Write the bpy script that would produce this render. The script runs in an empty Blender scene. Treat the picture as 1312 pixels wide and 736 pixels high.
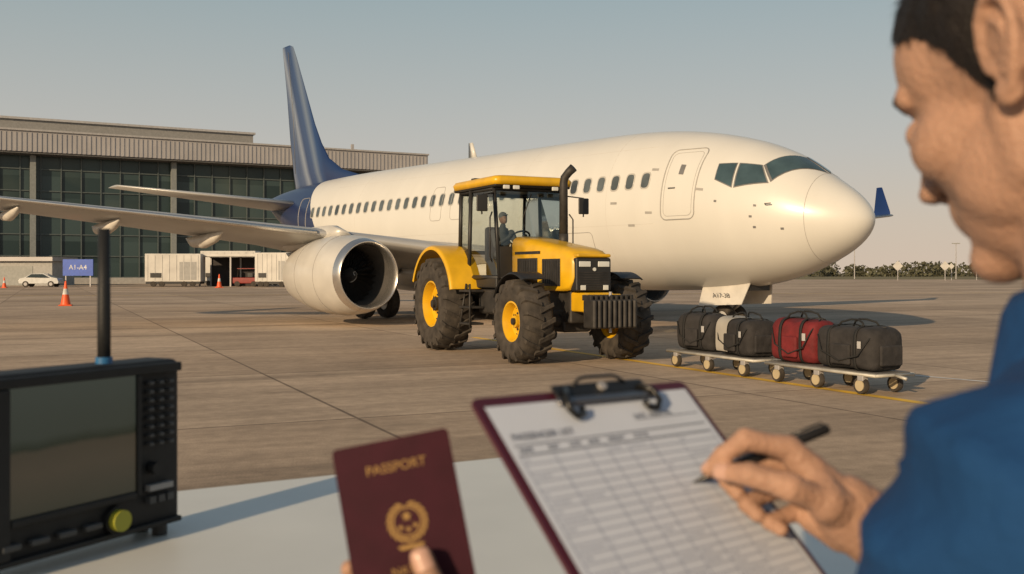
import bpy, bmesh, math, random
from mathutils import Vector, Matrix, noise
random.seed(7)
V=Vector
scene=bpy.context.scene
R=math.radians

# ------------------------------------------------------------ materials
MATS={}
def mat(name,col,rough=.5,metal=0.,var=.12,vs=3.,bump=.0,bs=60.,spec=.5,coat=0.,sss=0.,emit=None):
    if name in MATS: return MATS[name]
    m=bpy.data.materials.new(name); m.use_nodes=True
    nt=m.node_tree; b=nt.nodes["Principled BSDF"]
    b.inputs["Roughness"].default_value=rough
    b.inputs["Metallic"].default_value=metal
    b.inputs["Specular IOR Level"].default_value=spec
    b.inputs["Coat Weight"].default_value=coat
    if sss: 
        b.inputs["Subsurface Weight"].default_value=sss
        b.inputs["Subsurface Radius"].default_value=(.01,.004,.002)
        b.inputs["Subsurface Scale"].default_value=.5
    tc=nt.nodes.new("ShaderNodeTexCoord")
    n=nt.nodes.new("ShaderNodeTexNoise"); n.inputs["Scale"].default_value=vs; n.inputs["Detail"].default_value=6
    nt.links.new(tc.outputs["Object"],n.inputs["Vector"])
    mx=nt.nodes.new("ShaderNodeMix"); mx.data_type='RGBA'
    c=V(col[:3])
    mx.inputs["A"].default_value=(*[max(0,x*(1-var)) for x in c],1)
    mx.inputs["B"].default_value=(*[min(1,x*(1+var)) for x in c],1)
    mr=nt.nodes.new("ShaderNodeMapRange"); mr.inputs[1].default_value=.3; mr.inputs[2].default_value=.7
    nt.links.new(n.outputs["Fac"],mr.inputs[0]); nt.links.new(mr.outputs[0],mx.inputs["Factor"])
    nt.links.new(mx.outputs["Result"],b.inputs["Base Color"])
    if bump:
        n2=nt.nodes.new("ShaderNodeTexNoise"); n2.inputs["Scale"].default_value=bs; n2.inputs["Detail"].default_value=5
        nt.links.new(tc.outputs["Object"],n2.inputs["Vector"])
        bp=nt.nodes.new("ShaderNodeBump"); bp.inputs["Strength"].default_value=bump; bp.inputs["Distance"].default_value=.02
        nt.links.new(n2.outputs["Fac"],bp.inputs["Height"]); nt.links.new(bp.outputs[0],b.inputs["Normal"])
    MATS[name]=m; return m

def glass(name,tint,fac=.2,rough=.05):
    if name in MATS: return MATS[name]
    m=bpy.data.materials.new(name); m.use_nodes=True; nt=m.node_tree
    nt.nodes.clear(); o=nt.nodes.new("ShaderNodeOutputMaterial")
    t=nt.nodes.new("ShaderNodeBsdfTransparent"); t.inputs[0].default_value=(*tint,1)
    g=nt.nodes.new("ShaderNodeBsdfGlossy"); g.inputs["Roughness"].default_value=rough; g.inputs[0].default_value=(.8,.85,.85,1)
    f=nt.nodes.new("ShaderNodeFresnel"); f.inputs[0].default_value=1.5
    a=nt.nodes.new("ShaderNodeMath"); a.operation='ADD'; a.inputs[1].default_value=fac
    nt.links.new(f.outputs[0],a.inputs[0])
    mx=nt.nodes.new("ShaderNodeMixShader"); nt.links.new(a.outputs[0],mx.inputs[0]); nt.links.new(t.outputs[0],mx.inputs[1]); nt.links.new(g.outputs[0],mx.inputs[2])
    nt.links.new(mx.outputs[0],o.inputs[0]); MATS[name]=m; return m

# ------------------------------------------------------------ object helpers
def empty(name,loc=(0,0,0),rz=0.,M=None):
    e=bpy.data.objects.new(name,None); scene.collection.objects.link(e)
    if M is not None: e.matrix_world=M
    else:
        e.location=loc; e.rotation_euler=(0,0,rz)
    e.empty_display_size=.2
    return e
def mesh(name,verts,faces,m=None,parent=None,smooth=False,bevel=0,seg=2,sub=0):
    me=bpy.data.meshes.new(name); me.from_pydata([tuple(v) for v in verts],[],faces)
    bm=bmesh.new(); bm.from_mesh(me); bmesh.ops.recalc_face_normals(bm,faces=bm.faces); bm.to_mesh(me); bm.free()
    return fin(name,me,m,parent,smooth,bevel,seg,sub)
def fin(name,me,m,parent,smooth=False,bevel=0,seg=2,sub=0):
    o=bpy.data.objects.new(name,me); scene.collection.objects.link(o)
    if m: me.materials.append(m)
    if parent: o.parent=parent
    if bevel:
        b=o.modifiers.new("bevel",'BEVEL'); b.width=bevel; b.segments=seg; b.limit_method='ANGLE'; b.angle_limit=R(35)
        smooth=True
    if sub:
        s=o.modifiers.new("sub",'SUBSURF'); s.levels=sub; s.render_levels=sub
    if smooth:
        me.polygons.foreach_set("use_smooth",[True]*len(me.polygons))
        if bevel:
            w=o.modifiers.new("wn",'WEIGHTED_NORMAL'); w.keep_sharp=True
    return o
def boxv(x0,x1,y0,y1,z0,z1):
    return [(x0,y0,z0),(x1,y0,z0),(x1,y1,z0),(x0,y1,z0),(x0,y0,z1),(x1,y0,z1),(x1,y1,z1),(x0,y1,z1)]
BF=[(0,3,2,1),(4,5,6,7),(0,1,5,4),(1,2,6,5),(2,3,7,6),(3,0,4,7)]
def box(name,x0,x1,y0,y1,z0,z1,m,parent=None,bevel=0,seg=2):
    return mesh(name,boxv(x0,x1,y0,y1,z0,z1),BF,m,parent,bevel=bevel,seg=seg)
def boxes(name,lst,m,parent=None,bevel=0):
    vs=[];fs=[]
    for b in lst:
        k=len(vs); vs+=boxv(*b); fs+=[tuple(i+k for i in f) for f in BF]
    return mesh(name,vs,fs,m,parent,bevel=bevel)
def loft(name,secs,m,parent=None,smooth=True,closed=True,caps=True,bevel=0,sub=0,loopclose=False):
    n=len(secs[0]); vs=[v for s in secs for v in s]; fs=[]
    K=len(secs)
    for i in range(K if loopclose else K-1):
        i2=(i+1)%K
        for j in range(n if closed else n-1):
            j2=(j+1)%n
            fs.append((i*n+j,i*n+j2,i2*n+j2,i2*n+j))
    if caps and closed and not loopclose:
        fs.append(tuple(range(n))); fs.append(tuple((K-1)*n+j for j in range(n)))
    return mesh(name,vs,fs,m,parent,smooth=smooth,bevel=bevel,sub=sub)
def frame(d):
    d=V(d).normalized(); a=V((0,0,1)) if abs(d.z)<.9 else V((1,0,0))
    u=d.cross(a).normalized(); w=d.cross(u).normalized(); return u,w
def tubegeo(pts,r,n=10,closed=False):
    pts=[V(p) for p in pts]; vs=[];fs=[];K=len(pts); pu=None
    for i,p in enumerate(pts):
        if closed: d=pts[(i+1)%K]-pts[i-1]
        else: d=pts[min(i+1,K-1)]-pts[max(i-1,0)]
        d.normalize()
        if pu is None: u,w=frame(d)
        else:
            u=(pu-d*pu.dot(d)).normalized(); w=d.cross(u)
        pu=u
        rr=r[i] if isinstance(r,(list,tuple)) else r
        for j in range(n):
            a=2*math.pi*j/n; vs.append(p+u*math.cos(a)*rr+w*math.sin(a)*rr)
    for i in range(K if closed else K-1):
        i2=(i+1)%K
        for j in range(n):
            fs.append((i*n+j,i*n+(j+1)%n,i2*n+(j+1)%n,i2*n+j))
    if not closed:
        fs.append(tuple(range(n))); fs.append(tuple((K-1)*n+j for j in range(n)))
    return vs,fs
def tube(name,pts,r,m,parent=None,n=10,closed=False):
    vs,fs=tubegeo(pts,r,n,closed); return mesh(name,vs,fs,m,parent,smooth=True)
def revolve(name,prof,c,axis,m,parent=None,n=40,smooth=True):
    ax=V(axis).normalized(); u,w=frame(ax); c=V(c); vs=[];fs=[]
    for a,r in prof:
        for j in range(n):
            t=2*math.pi*j/n; vs.append(c+ax*a+(u*math.cos(t)+w*math.sin(t))*r)
    K=len(prof)
    for i in range(K-1):
        for j in range(n):
            fs.append((i*n+j,i*n+(j+1)%n,(i+1)*n+(j+1)%n,(i+1)*n+j))
    o=mesh(name,vs,fs,m,parent,smooth=smooth)
    if smooth and hasattr(o.data,'set_sharp_from_angle'): o.data.set_sharp_from_angle(angle=R(38))
    return o
def cyl(name,p0,p1,r,m,parent=None,n=24,r2=None):
    p0=V(p0);p1=V(p1);L=(p1-p0).length; r2=r if r2 is None else r2
    return revolve(name,[(0,1e-4),(0,r),(L,r2),(L,1e-4)],p0,p1-p0,m,parent,n)
def text(name,body,size,M,m,parent=None,align='CENTER',ext=.0001):
    c=bpy.data.curves.new(name,'FONT'); c.body=body; c.size=size; c.align_x=align; c.align_y='CENTER'; c.extrude=ext
    o=bpy.data.objects.new(name,c); scene.collection.objects.link(o); c.materials.append(m)
    if parent: o.parent=parent
    o.matrix_basis=M; return o

def sphere_tpl(nu=20,nv=12):
    vs=[V((0,0,1))];fs=[]
    for i in range(1,nv):
        a=math.pi*i/nv
        for j in range(nu):
            t=2*math.pi*j/nu; vs.append(V((math.sin(a)*math.cos(t),math.sin(a)*math.sin(t),math.cos(a))))
    vs.append(V((0,0,-1))); L=len(vs)-1
    for j in range(nu):
        j2=(j+1)%nu
        fs.append((0,1+j,1+j2)); fs.append((L,L-nu+j2,L-nu+j))
        for i in range(nv-2): a=1+i*nu; fs.append((a+j,a+nu+j,a+nu+j2,a+j2))
    return vs,fs
SV,SF=sphere_tpl()
class Blob:
    def __init__(s): s.v=[]; s.f=[]
    def add(s,vs,fs):
        k=len(s.v); s.v+=[tuple(p) for p in vs]; s.f+=[tuple(i+k for i in f) for f in fs]
    def ball(s,c,r,M=None):
        T=Matrix.Translation(V(c))
        if M is not None: T=T@M.to_4x4()
        rr=r if isinstance(r,(tuple,list)) else (r,r,r)
        T=T@Matrix.Diagonal((*rr,1)); s.add([T@p for p in SV],SF)
    def cap(s,p0,r0,p1,r1):
        p0=V(p0);p1=V(p1); s.ball(p0,r0); s.ball(p1,r1); d=p1-p0
        if d.length<1e-5:return
        u,w=frame(d); n=20; vs=[]
        for p,r in ((p0,r0),(p1,r1)):
            for j in range(n):
                t=2*math.pi*j/n; vs.append(p+(u*math.cos(t)+w*math.sin(t))*r)
        s.add(vs,[(j,(j+1)%n,n+(j+1)%n,n+j) for j in range(n)]+[tuple(range(n))[::-1],tuple(range(n,2*n))])
    def chain(s,pts):
        for (a,ra),(b,rb) in zip(pts[:-1],pts[1:]): s.cap(a,ra,b,rb)
    def build(s,name,voxel,smooth,m,parent=None,M=None,fac=.5):
        me=bpy.data.meshes.new(name); me.from_pydata(s.v,[],s.f)
        o=bpy.data.objects.new(name,me); scene.collection.objects.link(o)
        rm=o.modifiers.new("r",'REMESH'); rm.mode='VOXEL'; rm.voxel_size=voxel
        if smooth:
            sm=o.modifiers.new("s",'SMOOTH'); sm.iterations=smooth; sm.factor=fac
        dg=bpy.context.evaluated_depsgraph_get()
        me2=bpy.data.meshes.new_from_object(o.evaluated_get(dg))
        bpy.data.objects.remove(o); 
        me2.materials.clear(); me2.materials.append(m)
        me2.polygons.foreach_set("use_smooth",[True]*len(me2.polygons)); me2.polygons.foreach_set("material_index",[0]*len(me2.polygons))
        if M is not None: me2.transform(M)
        me2.name=name
        o=bpy.data.objects.new(name,me2); scene.collection.objects.link(o)
        if parent: o.parent=parent
        return o
def basis(o,x,y):
    x=V(x).normalized(); z=x.cross(V(y)).normalized(); y=z.cross(x)
    M=Matrix.Identity(4)
    for i in range(3): M[i][0]=x[i]; M[i][1]=y[i]; M[i][2]=z[i]; M[i][3]=o[i]
    return M

CH=1.5
metal=mat("terminal_fascia_metal",(.36,.35,.35),.55,.2,var=.08,vs=.3)
blk=mat("black_plastic",(.02,.02,.02),.5)

# ------------------------------------------------------------ person
PS=empty("man_writing",(.45,.57,0))
Pinv=Matrix.Translation((-.45,-.57,0))
skin=mat("skin",(.38,.225,.155),.55,var=.15,vs=26,bump=.28,bs=220,sss=.08,spec=.35)
shirt=mat("blue_polo_fabric",(.010,.052,.155),.9,var=.18,vs=9,bump=.6,bs=18,spec=.2)
up=lambda *a: V((a[0],a[1],a[2]+CH))
nail=mat("fingernail",(.50,.31,.24),.3,var=.03)
hair=mat("dark_hair",(.012,.009,.008),.6,var=.4,vs=60,bump=.4,bs=300,spec=.3)
bl=Blob()
wr=up(.2557,.76,-.1818); el=up(.49,.79,-.34)
iM,iP,iD,iT=up(.211,.76,-.134),up(.177,.755,-.1262),up(.1618,.764,-.1398),up(.1535,.7735,-.1525)
mM,mP,mD,mT=up(.2333,.785,-.1519),up(.1900,.787,-.1480),up(.1690,.780,-.1625),up(.1757,.775,-.1714)
rM,rP,rD,rT=up(.2441,.787,-.1735),up(.2083,.79,-.1715),up(.1825,.775,-.1795),up(.1896,.768,-.1865)
lM,lP,lD,lT=up(.2518,.78,-.1909),up(.221,.78,-.1880),up(.1985,.768,-.1920),up(.2064,.763,-.1965)
tC,tM,tI,tT=up(.2345,.742,-.1712),up(.2050,.732,-.1580),up(.1770,.741,-.1500),up(.1610,.7590,-.1520)
def finger(bl,P_,r):
    a,b_,c,d=P_
    bl.chain([(a,r[0]),(a.lerp(b_,.5),r[1]*.92),(b_,r[1]),(b_.lerp(c,.5),r[2]*.96),(c,r[2]),(c.lerp(d,.6),r[3]*1.02),(d,r[3])])
finger(bl,(iM,iP,iD,iT),(.0105,.0090,.0077,.0063))
finger(bl,(mM,mP,mD,mT),(.0105,.0091,.0077,.0065))
finger(bl,(rM,rP,rD,rT),(.0102,.0086,.0073,.0062))
finger(bl,(lM,lP,lD,lT),(.0094,.0076,.0065,.0056))
finger(bl,(tC,tM,tI,tT),(.0140,.0110,.0096,.0075))
for k in (iM,mM,rM,lM): bl.cap(k,.0105,wr+(k-wr)*.15,.019)
bl.cap(iM,.0090,mM,.0090); bl.cap(mM,.0090,rM,.0090); bl.cap(rM,.0090,lM,.0088); bl.cap(iM+(wr-iM)*.35,.0145,lM+(wr-lM)*.35,.0135); bl.cap(tC,.0155,iM+(wr-iM)*.4,.013)
bl.cap(up(.2544,.768,-.2000),.0155,up(.235,.775,-.1900),.0125)
bl.cap(tC,.0150,wr,.021)
for y in (-1,1): bl.cap(wr+V((0,0,.006*y)),.0220,wr+(el-wr)*.12+V((0,0,.005*y)),.025)
bl.chain([(wr,.025),(wr+(el-wr)*.3,.033),(wr+(el-wr)*.65,.042),(el,.044)])
bl.build("right_hand_and_forearm",.0015,3,skin,PS,M=Pinv)
bl=Blob()
wl_=up(.0139,.74,-.3366); ell=up(.2,.55,-.38)
A_=[[up(-.0576,.765,-.300),up(-.0906,.765,-.264),up(-.1101,.757,-.2400),up(-.1215,.745,-.2215)],
[up(-.0401,.775,-.3191),up(-.0796,.773,-.2887),up(-.1026,.763,-.270),up(-.1144,.750,-.2548)],
[up(-.0248,.77,-.3352),up(-.0636,.765,-.312),up(-.0888,.750,-.2941),up(-.0986,.735,-.2796)],
[up(-.0095,.76,-.3487),up(-.0447,.75,-.3265),up(-.0642,.737,-.3093),up(-.0745,.725,-.2957)]]
for f_,k in zip(A_,(1,1.03,.97,.85)):
    finger(bl,f_,(.011*k,.0094*k,.0082*k,.007*k)); bl.cap(f_[0],.0115,wl_+(f_[0]-wl_)*.1,.021)
for a,b_ in zip(A_[:-1],A_[1:]): bl.cap(a[0],.011,b_[0],.011)
th=[up(-.005,.735,-.298),up(-.0368,.714,-.2617),up(-.0531,.7055,-.2295),up(-.0648,.7135,-.2045)]
finger(bl,th,(.016,.0125,.0108,.0088)); bl.cap(th[0],.016,wl_,.023); bl.cap(th[0],.015,A_[0][0],.012)
bl.chain([(wl_,.0275),(wl_+(ell-wl_)*.4,.036),(wl_+(ell-wl_)*.75,.042),(ell,.044)])
bl.build("left_hand_and_forearm",.0018,4,skin,PS,M=Pinv)
fwd=V((-.6,.8,0)); rt_=V((.8,.6,0))
RM=Matrix((( rt_.x,fwd.x,0),(rt_.y,fwd.y,0),(0,0,1)))
bl=Blob(); NB=V((.40,.61,1.44)); LS=V((.262,.502,1.38)); RS=V((.565,.73,1.38))
bl.ball((.42,.60,1.26),(.175,.12,.2),RM); bl.ball((.44,.58,1.04),(.16,.11,.2),RM); bl.ball((.45,.57,.90),(.165,.118,.09),RM)
bl.cap(NB-V((0,0,.03)),.062,LS,.066); bl.cap(NB-V((0,0,.03)),.062,RS,.066); bl.cap(NB-V((0,0,.05)),.07,V((.42,.6,1.3)),.1)
LE=up(.2,.55,-.38); RE=up(.49,.79,-.34)
bl.cap(LS,.070,LS+(LE-LS)*.8,.060); bl.cap(LS+V((-.01,.01,-.03)),.068,V((.33,.56,1.25)),.08); bl.cap(RS,.070,RS+(RE-RS)*.85,.058)
sh=bl.build("polo_shirt",.006,8,shirt,None)
for v in sh.data.vertices:
    c=v.co; q=V((c.x*1.0+c.z*.6,c.y,c.z*1.4-c.x*.5))
    k=(1-abs(noise.noise(q*13))*2.2)*.007+noise.noise(V((c.x*30+5,c.y*30,c.z*14)))*.0025+noise.noise(c*7)*.006
    v.co=c+v.normal*k
sh.data.transform(Pinv); sh.parent=PS
bl=Blob(); bl.ball((.45,.57,.88),(.162,.115,.1),RM)
for sg in (1,-1):
    hp=V((.45,.57,.85))+rt_*.09*sg; kn=hp+V((0,0,-.40))+fwd*.03+rt_*.02*sg; an=V((kn.x,kn.y,.10))-fwd*.04
    bl.chain([(hp,.095),(kn,.062),(an,.05)])
bl.build("trousers",.01,5,mat("trousers_navy",(.02,.022,.03),.85),PS,M=Pinv)
for sg in (1,-1):
    c=V((.45,.57,.045))+rt_*.11*sg; b2=Blob(); b2.cap(c-fwd*.06,.045,c+fwd*.13,.038); b2.ball(c-fwd*.05+V((0,0,.03)),.05); b2.build("shoe",.006,3,blk,PS,M=Pinv)
# head
pt=R(23); hf=V((-.44,.898,0)).normalized(); f3=V((hf.x*math.cos(pt),hf.y*math.cos(pt),-math.sin(pt))); l3=V((-hf.y,hf.x,0)); u3=f3.cross(l3)
HM=Matrix.Identity(4); HO=V((.3520,.650,1.621))
for i in range(3): HM[i][0]=f3[i]; HM[i][1]=l3[i]; HM[i][2]=u3[i]; HM[i][3]=HO[i]
HI=HM.inverted()
bl=Blob()
bl.ball((-.018,0,.042),(.095,.074,.084)); bl.ball((.036,0,.046),(.056,.063,.062)); bl.ball((.038,0,-.010),(.056,.057,.070)); bl.ball((.040,0,-.058),(.049,.046,.046)); bl.ball((.076,0,-.088),(.021,.024,.018))
for s in (1,-1):
    bl.ball((.016,s*.034,-.045),(.052,.027,.042)); bl.ball((.054,s*.036,-.012),(.032,.026,.028)); bl.cap((-.005,s*.048,-.02),.019,(.003,s*.046,-.058),.017)
nb=HI@V((.395,.60,1.42))
bl.cap((-.022,0,-.02),.055,nb,.058); bl.cap((.005,0,-.05),.040,nb+V((.02,0,0)),.05)
base=bl.build("head_base",.003,14,skin,None)
bl=Blob(); bl.add([v.co for v in base.data.vertices],[tuple(p.vertices) for p in base.data.polygons])
bl.cap((.086,0,.028),.0085,(.108,0,-.016),.0095); bl.ball((.110,0,-.020),.0098); bl.ball((.072,0,-.050),(.024,.028,.028))
for s in (1,-1):
    bl.cap((.084,s*.010,.031),.0105,(.070,s*.042,.033),.0105)
    bl.ball((.104,s*.010,-.024),(.011,.008,.008)); bl.cap((.090,s*.002,-.050),.0065,(.081,s*.020,-.054),.0045); bl.cap((.089,s*.002,-.061),.0065,(.081,s*.018,-.060),.005); bl.ball((.0765,s*.031,.007),(.0138,.0145,.0125))
    def EP(x,z,o): 
        x*=1.0; z=z*1.02-.002
        return V((-.016-x*.96-z*.12, s*(.0715+o*.8+x*.36), z))
    hel=[(-.004,.000,.004),(-.004,.014,.007),(.001,.027,.009),(.010,.034,.010),(.021,.033,.010),(.029,.025,.010),(.031,.013,.009),(.028,.000,.008),(.021,-.012,.007),(.013,-.021,.005),(.006,-.025,.004)]
    bl.chain([(EP(*h),.0038) for h in hel]); bl.chain([(EP(.012,.022,.008),.0030),(EP(.020,.014,.009),.0034),(EP(.021,.0,.008),.0034),(EP(.012,-.010,.007),.0034)])
    bl.ball(EP(.014,.008,.001),(.018,.0055,.027),Matrix.Rotation(s*-.34,3,'Z')); bl.ball(EP(.008,-.020,.003),(.010,.0055,.010)); bl.cap(EP(.004,-.006,.002),.005,EP(-.001,-.002,.006),.0040)
    bl.cap(EP(.018,-.006,-.014),.013,EP(.018,.014,-.014),.013); bl.cap(EP(.006,-.016,-.006),.008,EP(.004,-.006,-.006),.008)
bl.build("head",.0019,5,skin,PS,M=Pinv@HM)
for s in (1,-1):
    tube("eyelashes",[Pinv@(HM@V((.0895-.010*abs(t)**1.5*(1.3 if t>0 else 1),s*(.031+.0135*t),.0005+.0025*(1-t*t)-.004))) for t in [-1,-.6,-.2,.2,.6,1]],[.0006,.0010,.0012,.0013,.0013,.0007],hair,PS)
    tube("eyebrow",[Pinv@(HM@V((x,s*y,z))) for x,y,z in ((.0945,.010,.034),(.0945,.020,.038),(.089,.034,.0395),(.079,.046,.037))],[.0015,.0026,.0024,.001],hair,PS)
PTS=[(-.2,-.05),(-.070,-.045),(-.058,.0),(-.052,.034),(-.026,.040),(-.020,.02),(-.014,-.008),(-.004,-.020),(.004,-.004),(.016,.030),(.034,.052),(.056,.064),(.072,.080),(.3,.086)]
def hl_(x):
    for (a,b_),(c,d) in zip(PTS[:-1],PTS[1:]):
        if x<=c: return b_+(d-b_)*(x-a)/(c-a)
    return .09
bm=bmesh.new(); bm.from_mesh(base.data); bpy.data.objects.remove(base)
bm.normal_update()
bmesh.ops.delete(bm,geom=[v for v in bm.verts if v.co.z<hl_(v.co.x)+.003*noise.noise(v.co*150) or (v.co.x<-.05 and v.co.z<-.05)],context='VERTS')
bm.normal_update(); nm={v:v.normal.copy() for v in bm.verts}
for v in bm.verts:
    k=max(0,min(1,(v.co.z-hl_(v.co.x))/.055)); t=max(0,min(1,(v.co.z-.05)/.06))
    v.co+=nm[v]*(.0012+.0055*k+.010*t*k+.0015*noise.noise(v.co*80))
bm.normal_update()
vl=[(v.co.copy(),v.normal.copy()) for v in bm.verts]
me=bpy.data.meshes.new("hair_cap"); bm.to_mesh(me); bm.free(); me.transform(Pinv@HM); fin("hair_cap",me,hair,PS,smooth=True)
rs_=random.Random(11); vs=[];fs=[]
for i in range(26000):
    c,nrm=rs_.choice(vl); c=c-nrm*.002
    top=c.z>.095
    flow=V((.9,0,.1)) if top else V((.15,0,-1))
    d=(flow-nrm*flow.dot(nrm)).normalized()+nrm*rs_.uniform(.15,.5)+V((rs_.uniform(-.2,.2),rs_.uniform(-.2,.2),rs_.uniform(-.2,.2)))
    ln=rs_.uniform(.008,.018) if top else rs_.uniform(.004,.009)
    s2=d.cross(nrm)
    if s2.length<1e-4: continue
    s2=s2.normalized()*.0004; c2=c+V((rs_.uniform(-.0015,.0015),rs_.uniform(-.0015,.0015),rs_.uniform(-.001,.001))); k=len(vs)
    vs+=[c2-s2,c2+s2,c2+d.normalized()*ln]; fs.append((k,k+1,k+2))
me=bpy.data.meshes.new("hair_strands"); me.from_pydata([tuple(v) for v in vs],[],fs); me.transform(Pinv@HM); fin("hair_strands",me,hair,PS)
# tractor driver
bl=Blob()
bl.ball((2.7,0,1.85),(.15,.17,.13)); bl.ball((2.72,0,2.1),(.12,.17,.22)); bl.cap((2.7,0,2.3),.09,(2.68,0,2.42),.055)
for sg in (1,-1):
    bl.chain([((2.7,sg*.19,2.28),.07),((2.5,sg*.24,2.02),.05),((2.2,sg*.17,2.14),.038),((2.02,sg*.15,2.2),.04)])
    bl.chain([((2.65,sg*.1,1.82),.09),((2.2,sg*.13,1.86),.07),((2.05,sg*.13,1.5),.05),((1.9,sg*.13,1.47),.045)])
D=bl.build("body",.014,5,mat("driver_dark_clothes",(.05,.055,.06),.8),None)
bl=Blob(); bl.ball((2.67,0,2.56),(.098,.075,.115)); bl.ball((2.60,0,2.52),(.04,.05,.07)); bl.cap((2.575,0,2.54),.012,(2.56,0,2.52),.014)
for sg in(1,-1): bl.ball((2.68,sg*.075,2.55),(.02,.01,.03))
Hh=bl.build("head",.008,3,mat("driver_skin",(.25,.14,.09),.6),None)
bl=Blob(); bl.ball((2.685,0,2.60),(.105,.083,.09)); bl.ball((2.58,0,2.625),(.07,.06,.012)); Cc=bl.build("cap",.008,2,mat("cap_grey",(.12,.13,.14),.8),None)
DR=empty("tractor_driver",(1.03,16.95,0),math.atan2(.893,-.45))
for o in (D,Hh,Cc): o.parent=DR

def nailp(tip,prev,nrm,r,par=PS):
    d=(tip-prev).normalized(); n=(nrm-d*nrm.dot(d)).normalized(); s=d.cross(n); vs=[];fs=[]
    for i in range(6):
        for j in range(7):
            a=R(-48+96*j/6); q=tip+d*(-r*1.0+r*1.7*i/5)+ (n*math.cos(a)+s*math.sin(a))*(r*(1.02 if i<5 else .9)); q=q-n*(.0006 if i==5 else 0); vs.append(Pinv@q)
    for i in range(5):
        for j in range(6): k=i*7+j; fs.append((k,k+1,k+8,k+7))
    mesh("fingernail",vs,fs,nail,par,smooth=True)
nailp(tT,tI,V((-.3,-.9,.3)),.0075); nailp(iT,iD,V((-.6,-.2,.8)),.0063); nailp(th[3],th[2],V((.1,-1,.25)),.0088)
ncen=V((.385,.618,1.475)); tilt=V((-.15,.2,1)).normalized(); u=V((.8,.6,0)); u=(u-tilt*u.dot(tilt)).normalized(); w_=tilt.cross(u)
secs=[]
for i in range(40):
    a=2*math.pi*i/40; d=u*math.cos(a)+w_*math.sin(a)
    secs.append([Pinv@(ncen+d*rr_+tilt*zz) for rr_,zz in ((.060,-.03),(.060,.018),(.064,.024),(.072,.014),(.090,-.030),(.094,-.036),(.089,-.036),(.066,-.01))])
loft("collar",secs,shirt,PS,loopclose=True)

# ------------------------------------------------------------ camera, light
cam=bpy.data.cameras.new("camera"); co=bpy.data.objects.new("camera",cam); scene.collection.objects.link(co)
co.location=(0,0,CH); co.rotation_euler=(R(90),0,0)
cam.sensor_width=36; cam.lens=35; cam.shift_y=-0.0137; cam.clip_start=.05; cam.clip_end=5000
cam.dof.use_dof=True; cam.dof.focus_distance=19; cam.dof.aperture_fstop=7.5
scene.camera=co
scene.view_settings.view_transform='Standard'; scene.view_settings.look='None'; scene.view_settings.exposure=0

EL=18; hx,hy=-.52,-.854
sd=V((hx*math.cos(R(EL)),hy*math.cos(R(EL)),math.sin(R(EL))))
sl=bpy.data.lights.new("sun",'SUN'); so=bpy.data.objects.new("sun",sl); scene.collection.objects.link(so)
so.location=(0,-20,30); so.rotation_euler=(-sd).to_track_quat('-Z','Y').to_euler(); sl.energy=4.6; sl.angle=R(.7); sl.color=(1,.74,.46)
w=bpy.data.worlds.new("World"); scene.world=w; w.use_nodes=True; nt=w.node_tree
ST=.09
bg=nt.nodes["Background"]; sk=nt.nodes.new("ShaderNodeTexSky"); sk.sky_type='NISHITA'; sk.sun_disc=False
sk.sun_elevation=R(EL); sk.sun_rotation=math.atan2(hx,hy); sk.air_density=1.0; sk.dust_density=1.5; sk.ozone_density=1.0
tc=nt.nodes.new("ShaderNodeTexCoord"); sx=nt.nodes.new("ShaderNodeSeparateXYZ"); nt.links.new(tc.outputs["Generated"],sx.inputs[0])
hz=nt.nodes.new("ShaderNodeValToRGB"); nt.links.new(sx.outputs[2],hz.inputs[0]); e=hz.color_ramp.elements
k=1/(ST*10)
e[0].position=0; e[0].color=(.66*k,.53*k,.42*k,1); e[1].position=1; e[1].color=(.16*k,.22*k,.27*k,1)
for pos,c in ((.05,(.61,.515,.425)),(.12,(.53,.50,.455)),(.27,(.36,.43,.425)),(.5,(.22,.28,.31))):
    q=e.new(pos); q.color=(*[a*k for a in c],1)
sc=nt.nodes.new("ShaderNodeVectorMath"); sc.operation='SCALE'; sc.inputs["Scale"].default_value=10; nt.links.new(hz.outputs[0],sc.inputs[0])
fr_=nt.nodes.new("ShaderNodeMapRange"); fr_.inputs[1].default_value=0; fr_.inputs[2].default_value=.9; fr_.inputs[3].default_value=.94; fr_.inputs[4].default_value=.4; nt.links.new(sx.outputs[2],fr_.inputs[0])
mx=nt.nodes.new("ShaderNodeMix"); mx.data_type='RGBA'; nt.links.new(fr_.outputs[0],mx.inputs["Factor"]); nt.links.new(sk.outputs[0],mx.inputs["A"]); nt.links.new(sc.outputs[0],mx.inputs["B"])
nt.links.new(mx.outputs["Result"],bg.inputs[0]); bg.inputs[1].default_value=ST

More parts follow.
